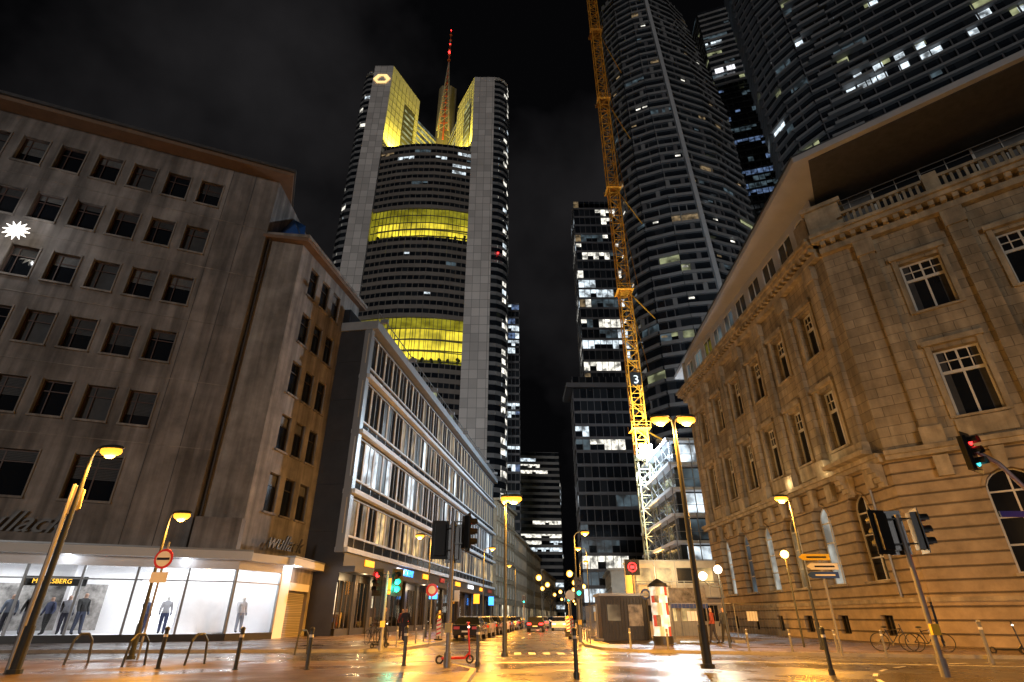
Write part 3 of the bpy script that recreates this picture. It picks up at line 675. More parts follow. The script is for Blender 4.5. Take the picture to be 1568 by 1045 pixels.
gfac(fH,cellsH,24,2.5,21.7,['glass_b','lit_dimw','glass','glass'])
g.fbox(fG,LG-4.4,LG-.2,9.9,10.15,.62,1.25,'sand_plain'); 
for x in (LG-4.2,LG-1.0): 
    for j in range(5): g.fbox(fG,x,x+.55,8.1+.26*j,8.36+.26*j,.05,.25+.18*j,'sand_plain')
g.beam(fG.pt(LG-1.9,2.4,.2),fG.pt(LG-1.9,23.7,.2),.07,'galv',8)
fa=fG.off(-.35)
for i in range(10):
    a=i*LG/10; b=a+LG/10; c=(a+b)/2
    g.opening(fa,a,b,25.1,29.0,c-1.05,c+1.05,26.1,28.5,.12,'plaster_soffit',random.choice(['blind_l','lit_dim','t_glass2']),'winframe_white',nx=2,fr=.07)
E1=(19.2,27.3); E0=(21.2,65)
roof=[E0,E1,(E1[0]+dF.x*26,E1[1]+dF.y*26),(60,40),(45,66)]
g.prism(roof,29.0,29.45,'plaster_soffit','slate')
g.prism([(E1[0]+.9,E1[1]-.2),(E1[0]+dF.x*25.6,E1[1]+dF.y*25.6+.3),(46,30),(24,33.5)],28.93,28.995,'slate')
g.prism([(p[0]+(.5 if i<2 else 1.2),p[1]+.8) for i,p in enumerate(roof)],29.46,30.4,'slate')
g.prism([(23.5,62),(24,32.5),(42,19),(58,38),(44,62)],30.4,33.2,'slate')
fs=fH.off(-1.9)
for i in range(8):
    a=1+i*2.9; g.fq(fs,a,a+2.9,25.1,29,0,'t_glass2' if i%3 else 'blind_l'); g.fbox(fs,a-.07,a+.07,25.1,29,0,.1,'winframe_white'); g.fbox(fs,a,a+2.9,27.9,28,0,.08,'winframe_white'); g.fbox(fs,a+1.45,a+1.5,25.1,29,0,.06,'winframe_white')
g.fbox(fH,-.3,1.9,25.1,27.6,-1.6,.2,'sand_plain'); g.fbox(fH,-.5,2.1,27.6,27.9,-1.8,.4,'sand_plain'); g.fbox(fG,LG-1.9,LG-.4,25.1,27.6,-1.2,.2,'sand_plain')
for i in range(4):
    x=6.6+i*6; g.fbox(fH,x,x+.8,25.1,26.6,.1,.8,'sand_plain')
k=2.2
while k<24:
    g.fbox(fH,k,k+.16,25.25,26.15,.45,.61,'sand_plain'); k+=.36
g.fbox(fH,1.9,24,26.15,26.35,.36,.7,'sand_plain'); g.fbox(fH,1.9,24,25.1,25.25,.36,.7,'sand_plain')
for z in (26.9,27.3): g.fbox(fH,1.9,24,z,z+.04,.5,.54,'steel')
fe=F((40,60),FF); g.fq(fe,0,fe.len,0,29,0,'sand_plain')
GB=g.build()
for s,pw in ((3,35),(8,35)):
    light('POINT',fG.pt(LG-s-2,10.3,.9),pw,(1,.75,.4),GB,.1,name='facade_uplight')
# ------------------------------------------------------------------ construction building + crane
c=MB('construction_building')
for i in range(7):
    z=i*3.5; x0=21.3+.15*i
    c.box(x0,30,76,96,z+3.1,z+3.5,'slab'); c.box(x0+1.2,30,77.5,96,z,z+3.1,'t_glass2')
    for k in range(6): c.beam((x0+.3,76+4*k,z),(x0+.3,76+4*k,z+3.1),.09,'galv'); 
    for k in range(5): c.beam((x0+.2,76+4*k,z+1.1),(x0+.2,80+4*k,z+1.1),.04,'galv'); c.beam((x0+.2,76+4*k,z),(x0+.2,80+4*k,z+3.1),.04,'galv')
    for k in range(3): c.beam((x0+.3+3*k,75.9,z),(x0+.3+3*k,75.9,z+3.5),.08,'galv')
    c.beam((x0,75.9,z+1.1),(30,75.9,z+1.1),.04,'galv')
    c.box(x0+2,29.5,77.4,77.45,z+.3,z+2.9,'lit_dim' if i%2 else 'lit_cool')
c.build()
cr=MB('tower_crane'); cx,cy=22.0,90.; h=1.05
def mast(z0,z1,m,h,cx=cx,cy=cy):
    cs=[(cx-h,cy-h),(cx+h,cy-h),(cx+h,cy+h),(cx-h,cy+h)]
    for p in cs: cr.beam((*p,z0),(*p,z1),.13,m)
    z=z0;i=0
    while z<z1-.1:
        for k in range(4):
            a=cs[k]; b=cs[(k+1)%4]
            if i%2: a,b=b,a
            cr.beam((*a,z),(*b,z+2.1),.07,m); cr.beam((*cs[k],z),(*cs[(k+1)%4],z),.07,m)
        z+=2.1;i+=1
mast(26,175,'crane_y',h); mast(0,26,'crane_w',h*1.05)
cr.box(cx-2.2,cx+2.2,cy-2.2,cy+2.2,0,1.4,'slab')
for z in (30,58,84,112,138): 
    cr.box(cx-1.6,cx+1.6,cy-1.6,cy+1.6,z,z+.12,'crane_y')
    for p in ((-1.6,-1.6),(1.6,-1.6),(1.6,1.6),(-1.6,1.6)): cr.beam((cx+p[0],cy+p[1],z),(cx+p[0],cy+p[1],z+1.2),.05,'crane_y')
    for zz in (.6,1.15):
        cr.beam((cx-1.6,cy-1.6,z+zz),(cx+1.6,cy-1.6,z+zz),.04,'crane_y')
    cr.beam((cx+1,cy,z),(cx+9,cy+12,z+1),.14,'crane_y'); cr.beam((cx+1,cy+1,z),(cx+14,cy+40,z+1),.12,'crane_y')
cr.box(20.6,23.6,87.4,88.6,24.6,24.75,'steel')
for i in range(3):
    for j in range(3):
        X=21.35+i*.74; Z=25.1+j*.74; cr.beam((X,88.0,Z),(X,87.5,Z),.26,'black',12,.37); cr.disc((X,87.47,Z),(0,1,0),.36,'led',16,.03)
CR=cr.build()
fC=F((cx-1.1,cy-1.3),(cx+1.1,cy-1.3)); cp=MB('number_plate'); cp.fbox(fC,.1,2.1,38,40.4,0,.08,'black'); cp.build(CR); text('3',fC,.6,38.3,.1,2.2,'sign_white',CR,.02)
light('POINT',(21.2,84.2,26.0),42000,(.70,.86,1),CR,.5,name='floodlight')
light('SPOT',(20.5,84,2),32000,(1,.55,.15),CR,.4,(.06,.2,1),40,name='crane_fill')  # added warm spot, stands in for street light reflected up the mast
# ------------------------------------------------------------------ street lamps
SOD=(1,.40,.035); SOD2=(1,.50,.13)
def street_lamp(x,y,h,arms=((1,0),),power=900,al=1.0,bar=.09,name='street_lamp',m='polegreen',far=False,up=0):
    p=MB(name); p.beam((x,y,.1),(x,y,1.2),bar*1.35,m,12); p.beam((x,y,1.2),(x,y,h-.25),bar,m,12,bar*.6); p.beam((x,y,.1),(x,y,.22),bar*2,m,12)
    H=[]
    for a in arms:
        ax,ay=a; pts=[(x,y,h-.3),(x+ax*al*.3,y+ay*al*.3,h-.05),(x+ax*al*.7,y+ay*al*.7,h+.05),(x+ax*al,y+ay*al,h+.06)]
        p.tube(pts,bar*.45,m,8)
        sx=1.0 if abs(ax)>.5 else .5; sy=1.0 if abs(ay)>.5 else .5
        c=(x+ax*(al+.3),y+ay*(al+.3),h+.09); p.sphere(c,.36,m,14,8,.24,sx,sy)
        q=(c[0],c[1],h-.02); p.sphere(q,.32,'sodium',12,8,.5,sx*1.05,sy*1.05); p.sphere((q[0],q[1],q[2]-.12),.18,'sodium_core',10,6,.6,sx,sy); H.append(q)
        if far: p.sphere((q[0],q[1],q[2]-.15),.55,'sodium',10,6); p.sphere((q[0],q[1]-.25,q[2]-.2),.42,'sodium_core',10,6)
    o=p.build()
    for q in H:
        if power: light('SPOT',(q[0],q[1],q[2]-.33),power/len(H),SOD,o,.14,(0,0,-1),172,name='lamp_light',blend=.75)
        if up: light('POINT',(q[0],q[1],q[2]-.36),up/len(H),SOD2,o,.14,name='lamp_glow')
    return o
street_lamp(-12.6,16,5.9,((1,.25),),1500,.15,up=110)
street_lamp(-13.1,21.5,4.9,((1,.2),),1400,.1,.07,up=160)
street_lamp(-.27,23,5.8,((1,0),(-.1,.1)),11000,.05,.07,up=500)
street_lamp(5.57,17.9,7.5,((-1,0),(1,0)),7000,.15,.1,up=900)
street_lamp(13.6,27.2,6.6,((-.9,-.2),),3600,.15,.06,up=750)
street_lamp(20.5,18.6,6.5,((-.9,.3),),2600,.3,.08,up=900)
lamps=[(-6.2,44,7),(-3,62,8),(.5,84,8),(5,46,7.5),(8,62,8),(9,78,8),(10.5,98,8),(4,108,8),(14,124,8),(7,132,8),(18,156,8),(12,170,8),(24,196,8),(18,215,8),(30,246,8),(26,270,8),(37,300,8),(33,330,8),(9.5,150,8),(21,175,8),(15.5,192,8),(27,220,8),(22,243,8),(34,275,8),(30,300,8),(16,140,8)]
for i,(x,y,h) in enumerate(lamps):
    street_lamp(x,y,h,((1,0) if i%2 else (-1,0),),[9000,12000,14000][min(2,i//3)] if i<9 else (18000 if i<13 else 0),.6 if y<150 else 1.5,.07,far=y>90,up=(900 if i in(0,1,3,4,5,7) else 0))
gl=MB('globe_lamp'); X,Y=10.2,29; gl.beam((X,Y,.1),(X,Y,3.4),.06,'polegreen',10,.04); gl.tube([(X,Y,2.7),(X-.45,Y,2.75),(X-.8,Y,3.0)],.03,'polegreen',6)
for q in ((X,Y,3.5),(X-.8,Y,3.2)): gl.sphere(q,.2,'globe',14,10)
o=gl.build(); light('POINT',(X-.4,Y-.3,3.6),300,(1,.80,.5),o,.2)
gl=MB('globe_lamp'); X,Y=13.9,29.5; gl.beam((X,Y,.1),(X,Y,4.1),.05,'polegreen',10,.04); gl.sphere((X,Y,4.25),.2,'sodium_core',14,10); o=gl.build(); light('POINT',(X-.3,Y-.2,4.2),300,SOD,o,.2)
# ------------------------------------------------------------------ traffic signals
def housing(p,c,yaw,lit,h=.95,w=.32):
    d=Vector((math.cos(yaw),math.sin(yaw),0)); s=Vector((-d.y,d.x,0)); c=Vector(c)
    def P(a,b,z): v=c+s*a+d*b; return (v.x,v.y,c.z+z)
    hw=w/2; p.hexa([P(-hw,-.12,0),P(hw,-.12,0),P(hw*1.0,.1,0),P(-hw,.1,0),P(-hw,-.12,h),P(hw,-.12,h),P(hw,.1,h),P(-hw,.1,h)],'black')
    p.hexa([P(-hw-.1,.03,-.1),P(hw+.1,.03,-.1),P(hw+.1,.05,-.1),P(-hw-.1,.05,-.1),P(-hw-.1,.03,h+.1),P(hw+.1,.03,h+.1),P(hw+.1,.05,h+.1),P(-hw-.1,.05,h+.1)],'black')
    for i in range(3):
        z=h-.17-i*.3; m=lit.get(i,'lens_off'); q=Vector(P(0,.11,z)); p.disc(q,d,.11,m,16,.02)
        n=10
        for k in range(n):
            a0=math.radians(-20+220*k/n); a1=math.radians(-20+220*(k+1)/n)
            A=[P(.135*math.cos(a0),.1,z+.135*math.sin(a0)),P(.135*math.cos(a1),.1,z+.135*math.sin(a1)),P(.135*math.cos(a1),.32,z+.135*math.sin(a1)),P(.135*math.cos(a0),.32,z+.135*math.sin(a0))]
            p.poly(A,'black')
def sigpole(x,y,h,sigs,name='traffic_light',arm=None,r=.07):
    p=MB(name); p.beam((x,y,.1),(x,y,h),r,'galv',12,r*.85)
    p.beam((x,y,.1),(x,y,.5),r*1.5,'galv',12)
    p.box(x-.1,x+.1,y-.16,y-.07,1.0,1.25,'sign_yellow')
    for (dx,dy,z,yaw,lit) in sigs:
        housing(p,(x+dx,y+dy,z),yaw,lit); 
        for zz in (z+.15,z+.8): p.beam((x,y,min(zz,h)),(x+dx,y+dy,zz),.025,'black')
    return p
p=sigpole(-1.85,17.9,4.1,[(-.42,.1,3.1,math.radians(100),{}),(.42,0,3.3,math.radians(20),{0:'red_on'}),(.02,.2,3.0,math.radians(90),{})]); 
p.build()
p=sigpole(-5.75,27.2,3.3,[(-.4,0,2.35,math.radians(-110),{0:'red_on'}),(.45,0,2.35,math.radians(-70),{2:'green_on',1:'green_on'})]); o=p.build(); light('POINT',(-5.2,26.6,2.6),50,(.05,1,.6),o,.1)
p=sigpole(10.55,15.4,3.9,[(-.45,.1,3.0,math.radians(100),{}),(.42,-.05,3.0,math.radians(-15),{0:'red_on'}),(0,.25,3.0,math.radians(70),{}),]); p.build()
p=sigpole(14.4,14.8,2.6,[(-.3,-.1,2.4,math.radians(-100),{1:'red_on'})]); 
p.tube([(14.4,14.8,2.6),(14.1,14.85,4.2),(13.5,14.9,5.2),(12.9,15,5.7)],.06,'galv',8); housing(p,(12.9,15,5.05),math.radians(-60),{0:'red_on',2:'cyan_on'})
p.box(12.9,13.9,14.78,14.82,3.75,3.9,'sign_blue'); o=p.build(); light('POINT',(13.9,14.3,2.9),90,(1,.03,.02),o,.1)
sigpole(4.0,36,3.4,[(0,-.25,2.5,math.radians(-90),{2:'green_on'})]).build()
sigpole(-4.2,41,3.4,[(0,-.25,2.5,math.radians(-90),{0:'red_on'})]).build()
sigpole(1.8,92,4.4,[(0,-.25,3.3,math.radians(-90),{2:'green_on'})]).build()
sigpole(6.6,70,4.0,[(0,-.25,3.0,math.radians(-90),{2:'green_on'})]).build()
# ------------------------------------------------------------------ signs
s=MB('direction_sign'); s.beam((12.5,23.6,.1),(12.5,23.6,3.7),.05,'galv',10)
for z,m,o_ in ((3.45,'sign_yellow',-.1),(3.1,'sign_white',.15),(2.78,'sign_blue',.1)):
    s.poly([(12.5-.6+o_,23.54,z),(12.5+.5+o_,23.54,z),(12.5+.5+o_,23.54,z+.24),(12.5-.6+o_,23.54,z+.24),(12.5-.78+o_,23.54,z+.12)],m)
    s.box(12.5-.6+o_,12.5+.5+o_,23.545,23.57,z,z+.24,'galv')
    s.box(12.5-.45+o_,12.5+.35+o_,23.53,23.536,z+.09,z+.15,'black' if m!='sign_blue' else 'sign_white')
s.build()
s=MB('no_entry_sign'); s.beam((-12.75,21.3,.1),(-12.75,21.3,3.9),.04,'galv',8); s.disc((-12.75,21.24,3.3),(0,1,0),.34,'sign_red',24,.02); s.disc((-12.75,21.226,3.3),(0,1,0),.26,'sign_white',24,.012); s.box(-12.98,-12.52,21.2,21.215,3.26,3.34,'black'); s.box(-13.05,-12.45,21.24,21.26,2.5,2.85,'sign_white'); s.build()
s=MB('banner_sign'); s.beam((-12.95,16.2,.1),(-12.95,16.2,4.9),.06,'galv',8); s.hexa([(-12.95,16.18,4.0),(-12.55,16.18,4.2),(-12.55,16.22,4.2),(-12.95,16.22,4.0),(-12.95,16.18,4.9),(-12.6,16.18,4.75),(-12.6,16.22,4.75),(-12.95,16.22,4.9)],'hoard'); s.build()
for (x,y,m) in ((8.5,38,'sign_blue'),(3.9,40,'sign_white'),(-4.3,32,'sign_red')):
    s=MB('traffic_sign'); s.beam((x,y,.1),(x,y,3),.035,'galv',8); s.disc((x,y-.05,2.7),(0,1,0),.32,m,20,.02); s.disc((x,y-.07,2.7),(0,1,0),.2,'sign_white',20,.01); s.build()
s=MB('neon_sign'); s.beam((9.0,44,.1),(9,44,5.2),.05,'galv',8); s.box(8.5,9.6,44.0,44.1,4.2,5.3,'black')
s.ring((9.05,43.95,4.75),.3,.035,'red_on',n=16); s.box(8.9,9.2,43.92,43.97,4.65,4.85,'red_on'); s.build()
# ------------------------------------------------------------------ bollards etc.
def bollard(x,y,h=.95,r=.045,m='galv',lean=0):
    b=MB('bollard'); b.beam((x,y,.0),(x+lean,y,h-.05),r,m,12); b.sphere((x+lean,y,h-.05),r*1.25,m,10,6,.9); b.beam((x+lean*.8,y,h*.78),(x+lean*.85,y,h*.84),r*1.08,'sign_white',12); b.beam((x,y,.0),(x,y,.14),r*1.5,m,12); b.build()
for x,y in ((-7.55,17.2),(-5.6,17.2),(1.65,16.2),(8.7,17.2),(-3.2,18.6),(-1.1,20),(-9.9,17.6)): bollard(x,y,1.15,.055,'polegreen')
for k in range(12): bollard(-5.6-.02*k+k*.12,30+2.3*k,1.0,.04)
for k in range(10): bollard(5.4+k*1.55,28.2-.62*k,.95,.045)
for k in range(7): bollard(4.3+.15*k,34+2.6*k,.95,.045)
bollard(16.3,21.3,1.3,.06)
for x,y in ((-11.2,18.6),(-9.6,19.0),(-13.4,19.3),(-8.2,24.2)):
    b=MB('bicycle_stand'); 
    P=[(x-.12,y-.35,.1),(x-.09,y-.28,.75),(x-.04,y-.12,.93),(x+.04,y+.12,.93),(x+.09,y+.28,.75),(x+.12,y+.35,.1)]; b.tube(P,.035,'polegreen',8); b.build()
# ------------------------------------------------------------------ advertising column, site
a=MB('advertising_column'); X,Y=8.1,33
a.beam((X,Y,.1),(X,Y,.5),.52,'darkwall',24); 
n=24
for k in range(n):
    a0=2*math.pi*k/n; a1=2*math.pi*(k+1)/n
    for z_i,(z0,z1) in enumerate(((.5,.95),(.95,1.5),(1.5,2.1),(2.1,2.45),(2.45,2.9))):
        m=['poster_c','sign_white','poster_c','poster_b','poster_a','poster_c','poster_c'][((k+z_i)//2+z_i*3)%7]
        a.poly([(X+.46*math.cos(a0),Y+.46*math.sin(a0),z0),(X+.46*math.cos(a1),Y+.46*math.sin(a1),z0),(X+.46*math.cos(a1),Y+.46*math.sin(a1),z1),(X+.46*math.cos(a0),Y+.46*math.sin(a0),z1)],m)
a.beam((X,Y,2.9),(X,Y,3.05),.56,'darkwall',24,.5); a.beam((X,Y,3.05),(X,Y,3.3),.48,'darkwall',24,.08); a.build()
b=MB('site_cabin'); b.box(5.6,8.6,38,40.5,.12,2.6,'darkwall'); b.box(5.5,8.7,37.9,40.6,2.6,2.75,'steel')
for k in range(15): b.box(5.65+k*.2,5.70+k*.2,37.96,38,.2,2.5,'blind')
b.box(6.0,6.8,37.93,37.96,1.2,2.1,'lit_dimw'); b.box(7.3,8.2,37.92,37.96,.9,2.1,'poster_a'); b.build()
b=MB('site_office')
for i in range(2):
    z=.12+i*2.7; b.box(9.6,16.4,47,50,z,z+2.6,'hoard'); 
    for k in range(4): b.box(9.9+k*1.65,11.1+k*1.65,46.96,47,z+1.0,z+2.1,'lit_warm' if (k+i)%3 else 'glass_b'); b.box(9.75+k*1.65,9.8+k*1.65,46.94,47,z,z+2.6,'steel')
    b.box(9.5,16.5,46.9,50.1,z+2.6,z+2.69,'steel')
for k in range(8): b.beam((9.6+k*.97,46.3,2.8),(9.6+k*.97,46.3,3.9),.03,'galv',5)
b.beam((9.6,46.3,3.9),(16.4,46.3,3.9),.03,'galv',5); b.box(9.5,16.5,46.2,46.95,2.72,2.8,'steel'); b.build()
s=MB('site_banner'); s.beam((10.2,38.5,.1),(10.2,38.5,3.2),.05,'galv',8); s.beam((12.4,38.5,.1),(12.4,38.5,3.2),.05,'galv',8); s.box(10.1,12.5,38.42,38.46,1.9,3.1,'poster_a'); s.box(10.1,12.5,38.40,38.419,1.9,2.2,'sign_blue'); s.build()
fn=MB('construction_fence')
for (x0,y0,x1,y1) in ((9.2,35,12.6,34.5),(12.7,34.5,16,36),(5.2,37,5.6,46),(8.8,37.2,9.4,35.2),(6.2,48,9.4,72)):
    f=F((x0,y0),(x1,y1)); n=max(1,int(f.len/3.4))
    for i in range(n):
        a0=f.len*i/n; a1=f.len*(i+1)/n-.06
        for z in (.25,2.1): fn.beam(f.pt(a0,z),f.pt(a1,z),.022,'fence')
        k=a0
        while k<=a1: fn.beam(f.pt(k,.25),f.pt(k,2.1),.009 if (k-a0)>.01 else .03,'fence'); k+=.22
        fn.box(f.pt(a0,0)[0]-.3,f.pt(a0,0)[0]+.3,f.pt(a0,0)[1]-.12,f.pt(a0,0)[1]+.12,.12,.26,'kerb')
        if i==0: fn.fbox(f,a0+.9,a0+1.7,1.2,1.7,-.02,0,'sign_white')
fn.build()
h=MB('construction_hoarding')
f=F((14,73),(13,51)); h.fbox(f,0,f.len,.12,3.2,-.1,0,'hoard'); 
for i in range(8): h.fbox(f,i*2.7,i*2.7+.1,.12,3.4,0,.08,'steel')
h.fbox(f,0,f.len,4.2,4.5,-2,.1,'steel'); o=h.build(); light('POINT',(12.5,44.5,4.6),500,(1,.75,.4),o,.2)
for (x,y) in ((4.3,44),(4.6,50),(-4.6,38.5),(5.2,57),(5.9,66)):
    w_=MB('warning_beacon'); w_.box(x-.13,x+.13,y-.03,y+.03,.35,1.3,'sign_white')
    for k in range(4): w_.poly([(x-.13,y-.034,.4+k*.24),(x+.13,y-.034,.5+k*.24),(x+.13,y-.034,.6+k*.24),(x-.13,y-.034,.5+k*.24)],'sign_red')
    w_.box(x-.25,x+.25,y-.2,y+.2,.0,.2,'rubber'); w_.beam((x,y,.2),(x,y,.4),.04,'rubber'); w_.sphere((x,y,1.4),.09,'orange_on',8,6); w_.build()
# ------------------------------------------------------------------ cars
def car(x,y,yaw,m,tail=True,name='car'):
    c=MB(name); W=.88
    prof=[(-2.15,.32),(-2.2,.62),(-2.12,.92),(-1.72,.98),(-1.15,1.40),(-.2,1.47),(.45,1.40),(1.15,.98),(1.9,.84),(2.18,.62),(2.15,.32)]
    def hw(z): return W if z<.95 else W-(z-.95)*.42
    for sgn in (-1,1):
        c.poly([(px,sgn*hw(pz),pz) for px,pz in prof],m)
    for (a,b) in zip(prof,prof[1:]+prof[:1]):
        mm=m
        if a==(-1.72,.98) and b==(-1.15,1.40): mm='glass'
        if a==(.45,1.40): mm='glass'
        c.poly([(a[0],-hw(a[1]),a[1]),(b[0],-hw(b[1]),b[1]),(b[0],hw(b[1]),b[1]),(a[0],hw(a[1]),a[1])],mm)
    for sgn in (-1,1):
        for wn in ([(-1.45,1.0),(-1.08,1.34),(-.3,1.40),(-.3,1.0)],[(-.2,1.0),(-.2,1.40),(.4,1.34),(.92,1.0)]):
            c.poly([(px,sgn*(hw(pz)+.006),pz) for px,pz in wn],'glass')
        for wx in (-1.35,1.35):
            c.beam((wx,sgn*(W-.2),.32),(wx,sgn*(W+.02),.32),.33,'rubber',18); c.beam((wx,sgn*(W+.0),.32),(wx,sgn*(W+.03),.32),.2,'galv',12)
        c.box(-2.2,-2.13,sgn*.62-.2,sgn*.62+.2,.68,.84,'red_on' if tail else 'sign_red'); c.box(2.1,2.17,sgn*.62-.18,sgn*.62+.18,.6,.74,'globe' if not tail and name=='car' else 'sign_white')
        c.box(.75,.95,sgn*(W+.1)-.08,sgn*(W+.1)+.08,.95,1.07,m)
    c.box(-2.215,-2.19,-.26,.26,.5,.6,'sign_white')
    o=c.build(); o.location=(x,y,.0); o.rotation_euler=(0,0,yaw); 
    return o
az=math.radians(85)
for i,(x,y,m) in enumerate(((-2.9,43,'car_dark'),(-2.4,49,'car_silver'),(-1.9,55,'car_dark'),(-1.3,61.5,'car_white'),(-.8,68,'car_dark'),(-.2,75,'car_silver'),(.5,82,'car_dark'))):
    car(x,y,az,m,False,name='parked_car')
car(2.6,66,az,'car_dark',True); car(4.2,84,az,'car_silver',True); car(5.2,100,az,'car_dark',True)
car(5.6,72,az+math.pi,'car_white',False); car(7.2,110,az+math.pi,'car_dark',False)
# ------------------------------------------------------------------ bicycles and scooters
def bicycle(x,y,yaw,name='bicycle',col='black'):
    b=MB(name); r=.34
    for wx in (-.52,.52): b.ring((wx,0,r),r,.02,'rubber',n=20); 
    for wx in (-.52,.52):
        for k in range(8): b.beam((wx,0,r),(wx+r*math.cos(k*.785),0,r+r*math.sin(k*.785)),.004,'galv',3)
    bb=(-.05,0,.3); st=(-.22,0,.82); hd=(.36,0,.85)
    for a_,c_ in ((bb,st),(bb,hd),((-.19,0,.75),hd),((-.52,0,r),bb),((-.52,0,r),(-.2,0,.76)),((.52,0,r),hd),(hd,(.34,0,1.02))): b.beam(a_,c_,.018,col,6)
    b.beam((.34,-.27,1.03),(.34,.27,1.03),.014,'galv',6); b.sphere((-.24,0,.9),.12,'black',8,6,.35,1.,.6); b.beam((-.05,-.12,.22),(-.05,.12,.38),.015,'galv',4)
    o=b.build(); o.location=(x,y,.12); o.rotation_euler=(0,0,yaw)
def scooter(x,y,yaw,col='black'):
    b=MB('electric_scooter')
    for wx in (-.5,.45): b.ring((wx,0,.11),.1,.03,'rubber',n=14)
    b.hexa([(-.45,-.08,.12),(.3,-.08,.12),(.3,.08,.12),(-.45,.08,.12),(-.45,-.08,.18),(.3,-.08,.18),(.3,.08,.18),(-.45,.08,.18)],col)
    b.beam((.3,0,.16),(.44,0,.3),.03,col,6); b.beam((.45,0,.12),(.36,0,1.12),.025,col,8); b.beam((.36,-.22,1.12),(.36,.22,1.12),.018,col,6); b.sphere((.38,0,1.0),.04,'globe',6,4)
    o=b.build(); o.location=(x,y,.12); o.rotation_euler=(0,0,yaw)
bicycle(16.2,26.2,math.radians(-30)); bicycle(17.3,25.6,math.radians(-25)); scooter(19.5,24.4,math.radians(-40)); scooter(20.3,24,math.radians(-60))
bicycle(-7.5,33,math.radians(75)); bicycle(-7.2,34.2,math.radians(80))
scooter(-1.75,19.4,math.radians(15),'sign_red'); scooter(-6.2,29,math.radians(60))
# ------------------------------------------------------------------ people and mannequins
def clothmat(name,skin,top,leg):
    m=bpy.data.materials.new(name); m.use_nodes=True; nt=m.node_tree; b=nt.nodes['Principled BSDF']; b.inputs['Roughness'].default_value=.8
    tc=nn(nt,'ShaderNodeTexCoord'); sp=nn(nt,'ShaderNodeSeparateXYZ'); cr=nn(nt,'ShaderNodeValToRGB'); cr.color_ramp.interpolation='CONSTANT'
    dv=nn(nt,'ShaderNodeMath',operation='DIVIDE'); dv.inputs[1].default_value=1.8
    nt.links.new(tc.outputs['Object'],sp.inputs[0]); nt.links.new(sp.outputs[2],dv.inputs[0]); nt.links.new(dv.outputs[0],cr.inputs[0]); nt.links.new(cr.outputs[0],b.inputs['Base Color'])
    e=cr.color_ramp.elements; e[0].position=0; e[0].color=(.02,.02,.02,1); e[1].position=.05; e[1].color=(*leg,1)
    for pos,c in ((.53,top),(.845,skin),(.955,(.03,.02,.015))): x=e.new(pos); x.color=(*c,1)
    MATS[name]=m; return m
def person(x,y,z,yaw,skin,top,leg,stride=.2,arm=.15,name='pedestrian',sc=1.0,bulk=1.0):
    V=[(0,0,.96),(0,0,1.18),(0,0,1.40),(0,0,1.52),(0.01,0,1.64),(.02,0,1.74),
       (0,.10,.92),(stride*.45,.11,.50),(stride,.11,.08),(stride+.16,.12,.04),
       (0,-.10,.92),(-stride*.2,-.11,.50),(-stride,-.11,.09),(-stride+.16,-.12,.04),
       (0,.19,1.42),(-arm*.5,.25,1.15),(arm*.6,.27,.92),(arm*.8,.26,.82),
       (0,-.19,1.42),(arm*.5,-.25,1.15),(arm*1.3,-.25,.95),(arm*1.6,-.24,.86)]
    Ed=[(0,1),(1,2),(2,3),(3,4),(4,5),(0,6),(6,7),(7,8),(8,9),(0,10),(10,11),(11,12),(12,13),(2,14),(14,15),(15,16),(16,17),(2,18),(18,19),(19,20),(20,21)]
    Rr=[.17,.15,.18,.06,.095,.08,.115,.08,.06,.04,.115,.08,.06,.04,.08,.062,.042,.035,.08,.062,.042,.035]
    me=bpy.data.meshes.new(name); me.from_pydata(V,Ed,[]); o=bpy.data.objects.new(name,me); COL.objects.link(o)
    sk=o.modifiers.new('Skin','SKIN'); 
    if len(me.skin_vertices)==0:
        bpy.context.view_layer.objects.active=o; o.select_set(True); bpy.ops.mesh.customdata_skin_add()
    for i,r in enumerate(Rr):
        if i not in (3,4,5): r*=bulk
        d=me.skin_vertices[0].data[i]; d.radius=(r,r*(1. if i not in(0,1,2) else .75)); d.use_root=(i==0)
    s=o.modifiers.new('Sub','SUBSURF'); s.levels=1; s.render_levels=1
    key=name+str(top)+str(leg); 
    mt=MATS.get(key) or clothmat(key,skin,top,leg); me.materials.append(mt)
    o.location=(x,y,z); o.rotation_euler=(0,0,yaw); o.scale=(sc,)*3
SK=(.45,.28,.2)
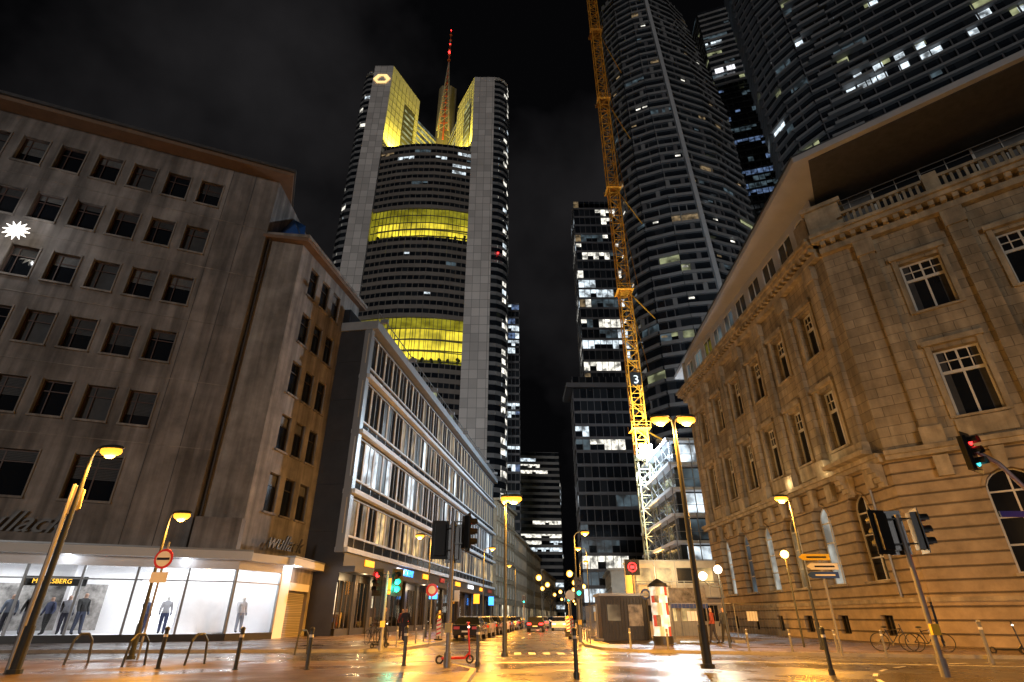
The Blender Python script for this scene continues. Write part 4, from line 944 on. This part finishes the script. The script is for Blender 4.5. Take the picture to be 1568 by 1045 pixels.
try:
    for (x,y,yw,t_,l_) in ((-6.3,36,1.4,(.03,.03,.04),(.03,.03,.06)),(-7.2,40,-1.5,(.15,.03,.03),(.02,.02,.03)),(-5.6,47,1.5,(.02,.02,.02),(.05,.05,.08)),(10.9,33.2,2.5,(.25,.05,.04),(.03,.03,.05)),(11.7,33.6,2.,(.04,.05,.07),(.03,.03,.03)),(-6.6,31.5,.2,(.05,.05,.08),(.03,.03,.03))):
        person(x,y,.12,yw,SK,t_,l_)
    W=(.7,.7,.68)
    for i,(s_,d_,t_,l_) in enumerate(((12.2,-1.3,(.02,.02,.03),(.03,.03,.05)),(11.2,-1.0,(.10,.12,.16),(.02,.02,.03)),(10.5,-1.8,(.03,.03,.03),(.10,.10,.12)),(9.4,-1.2,(.05,.06,.12),(.02,.02,.02)),(8.7,-1.7,(.2,.2,.22),(.03,.03,.05)),(7.8,-1.0,(.03,.03,.03),(.05,.06,.1)),(4.6,-1.2,(.08,.11,.22),(.03,.04,.10)),(3.6,-1.5,(.45,.45,.48),(.05,.06,.13)),(17,-1.3,(.03,.03,.04),(.1,.1,.12)),(15.8,-1.2,(.3,.3,.3),(.03,.03,.05)))):
        p=f1.pt(f1.len-s_,.5,d_); person(p[0],p[1],.5,-1.1+.7*(i%3-1),W if i>5 else SK,t_,l_,.05+.08*(i%2),.12*(1 if i%2 else -1),'mannequin',1.12+.06*(i%3),1.12)
    p=f2.pt(2.0,.5,-1.2); person(p[0],p[1],.5,-.6,W,(.5,.5,.52),(.25,.27,.32),.06,.1,'mannequin',1.2,1.1)
except Exception as ex: print('person fail',ex)
# ------------------------------------------------------------------ trees
def tree(x,y,h):
    t=MB('street_tree'); t.beam((x,y,0),(x,y,h*.45),.22,'bark',8,.14)
    tips=[]
    for k in range(7):
        a=k*.9+R(); e=Vector((x+math.cos(a)*h*.22,y+math.sin(a)*h*.22,h*(.6+.3*R()))); t.beam((x,y,h*(.35+.1*R())),e,.09,'bark',6,.03); tips.append(e)
    for tp in tips:
        for j in range(60):
            c=tp+Vector((random.gauss(0,h*.08),random.gauss(0,h*.08),random.gauss(0,h*.07))); s_=.22; n=Vector((R()-.5,R()-.5,R()-.5)).normalized(); u_=n.orthogonal().normalized()*s_; v_=n.cross(u_)
            t.poly([c-u_,c+v_*.6,c+u_,c-v_*.6],'foliage')
    t.build()
for p in ((21,186,14),(25,215,15),(13.5,205,11)): tree(*p)
# ------------------------------------------------------------------ world + fill
w=bpy.data.worlds.new('World'); scene.world=w; w.use_nodes=True; nt=w.node_tree; bg=nt.nodes['Background']; L=nt.links
tc=nn(nt,'ShaderNodeTexCoord'); nz=nn(nt,'ShaderNodeTexNoise'); nz.inputs['Scale'].default_value=2.6; nz.inputs['Detail'].default_value=5; nz.inputs['Roughness'].default_value=.5
mp=nn(nt,'ShaderNodeMapping'); mp.inputs['Location'].default_value=(.3,.1,.4); L.new(tc.outputs['Generated'],mp.inputs[0]); L.new(mp.outputs[0],nz.inputs['Vector'])
cr=nn(nt,'ShaderNodeValToRGB'); e=cr.color_ramp.elements; e[0].position=.44; e[0].color=(.0016,.0016,.0019,1); e[1].position=.74; e[1].color=(.018,.017,.018,1)
L.new(nz.outputs['Fac'],cr.inputs[0])
sky=nn(nt,'ShaderNodeTexSky',sky_type='NISHITA'); sky.sun_disc=False; sky.sun_elevation=math.radians(-8); sky.sun_rotation=math.radians(200)
ad=nn(nt,'ShaderNodeMix',data_type='RGBA',blend_type='ADD'); ad.inputs[0].default_value=.02; L.new(cr.outputs[0],ad.inputs[6]); L.new(sky.outputs[0],ad.inputs[7]); L.new(ad.outputs[2],bg.inputs['Color']); bg.inputs['Strength'].default_value=1.
# added fill sun behind the camera, standing in for city glow: pale, wide, almost level, so streets stay dark and walls read
sl=bpy.data.lights.new('city_glow_fill','SUN'); sl.energy=.42; sl.angle=math.radians(6); sl.color=(1.,.95,.90); so=bpy.data.objects.new('city_glow_fill',sl); COL.objects.link(so)
so.rotation_euler=Vector((.12,.99,-.06)).to_track_quat('-Z','Y').to_euler()
scene.view_settings.view_transform='Standard'; scene.view_settings.look='None'; scene.view_settings.exposure=0
print('done',len(bpy.data.objects))
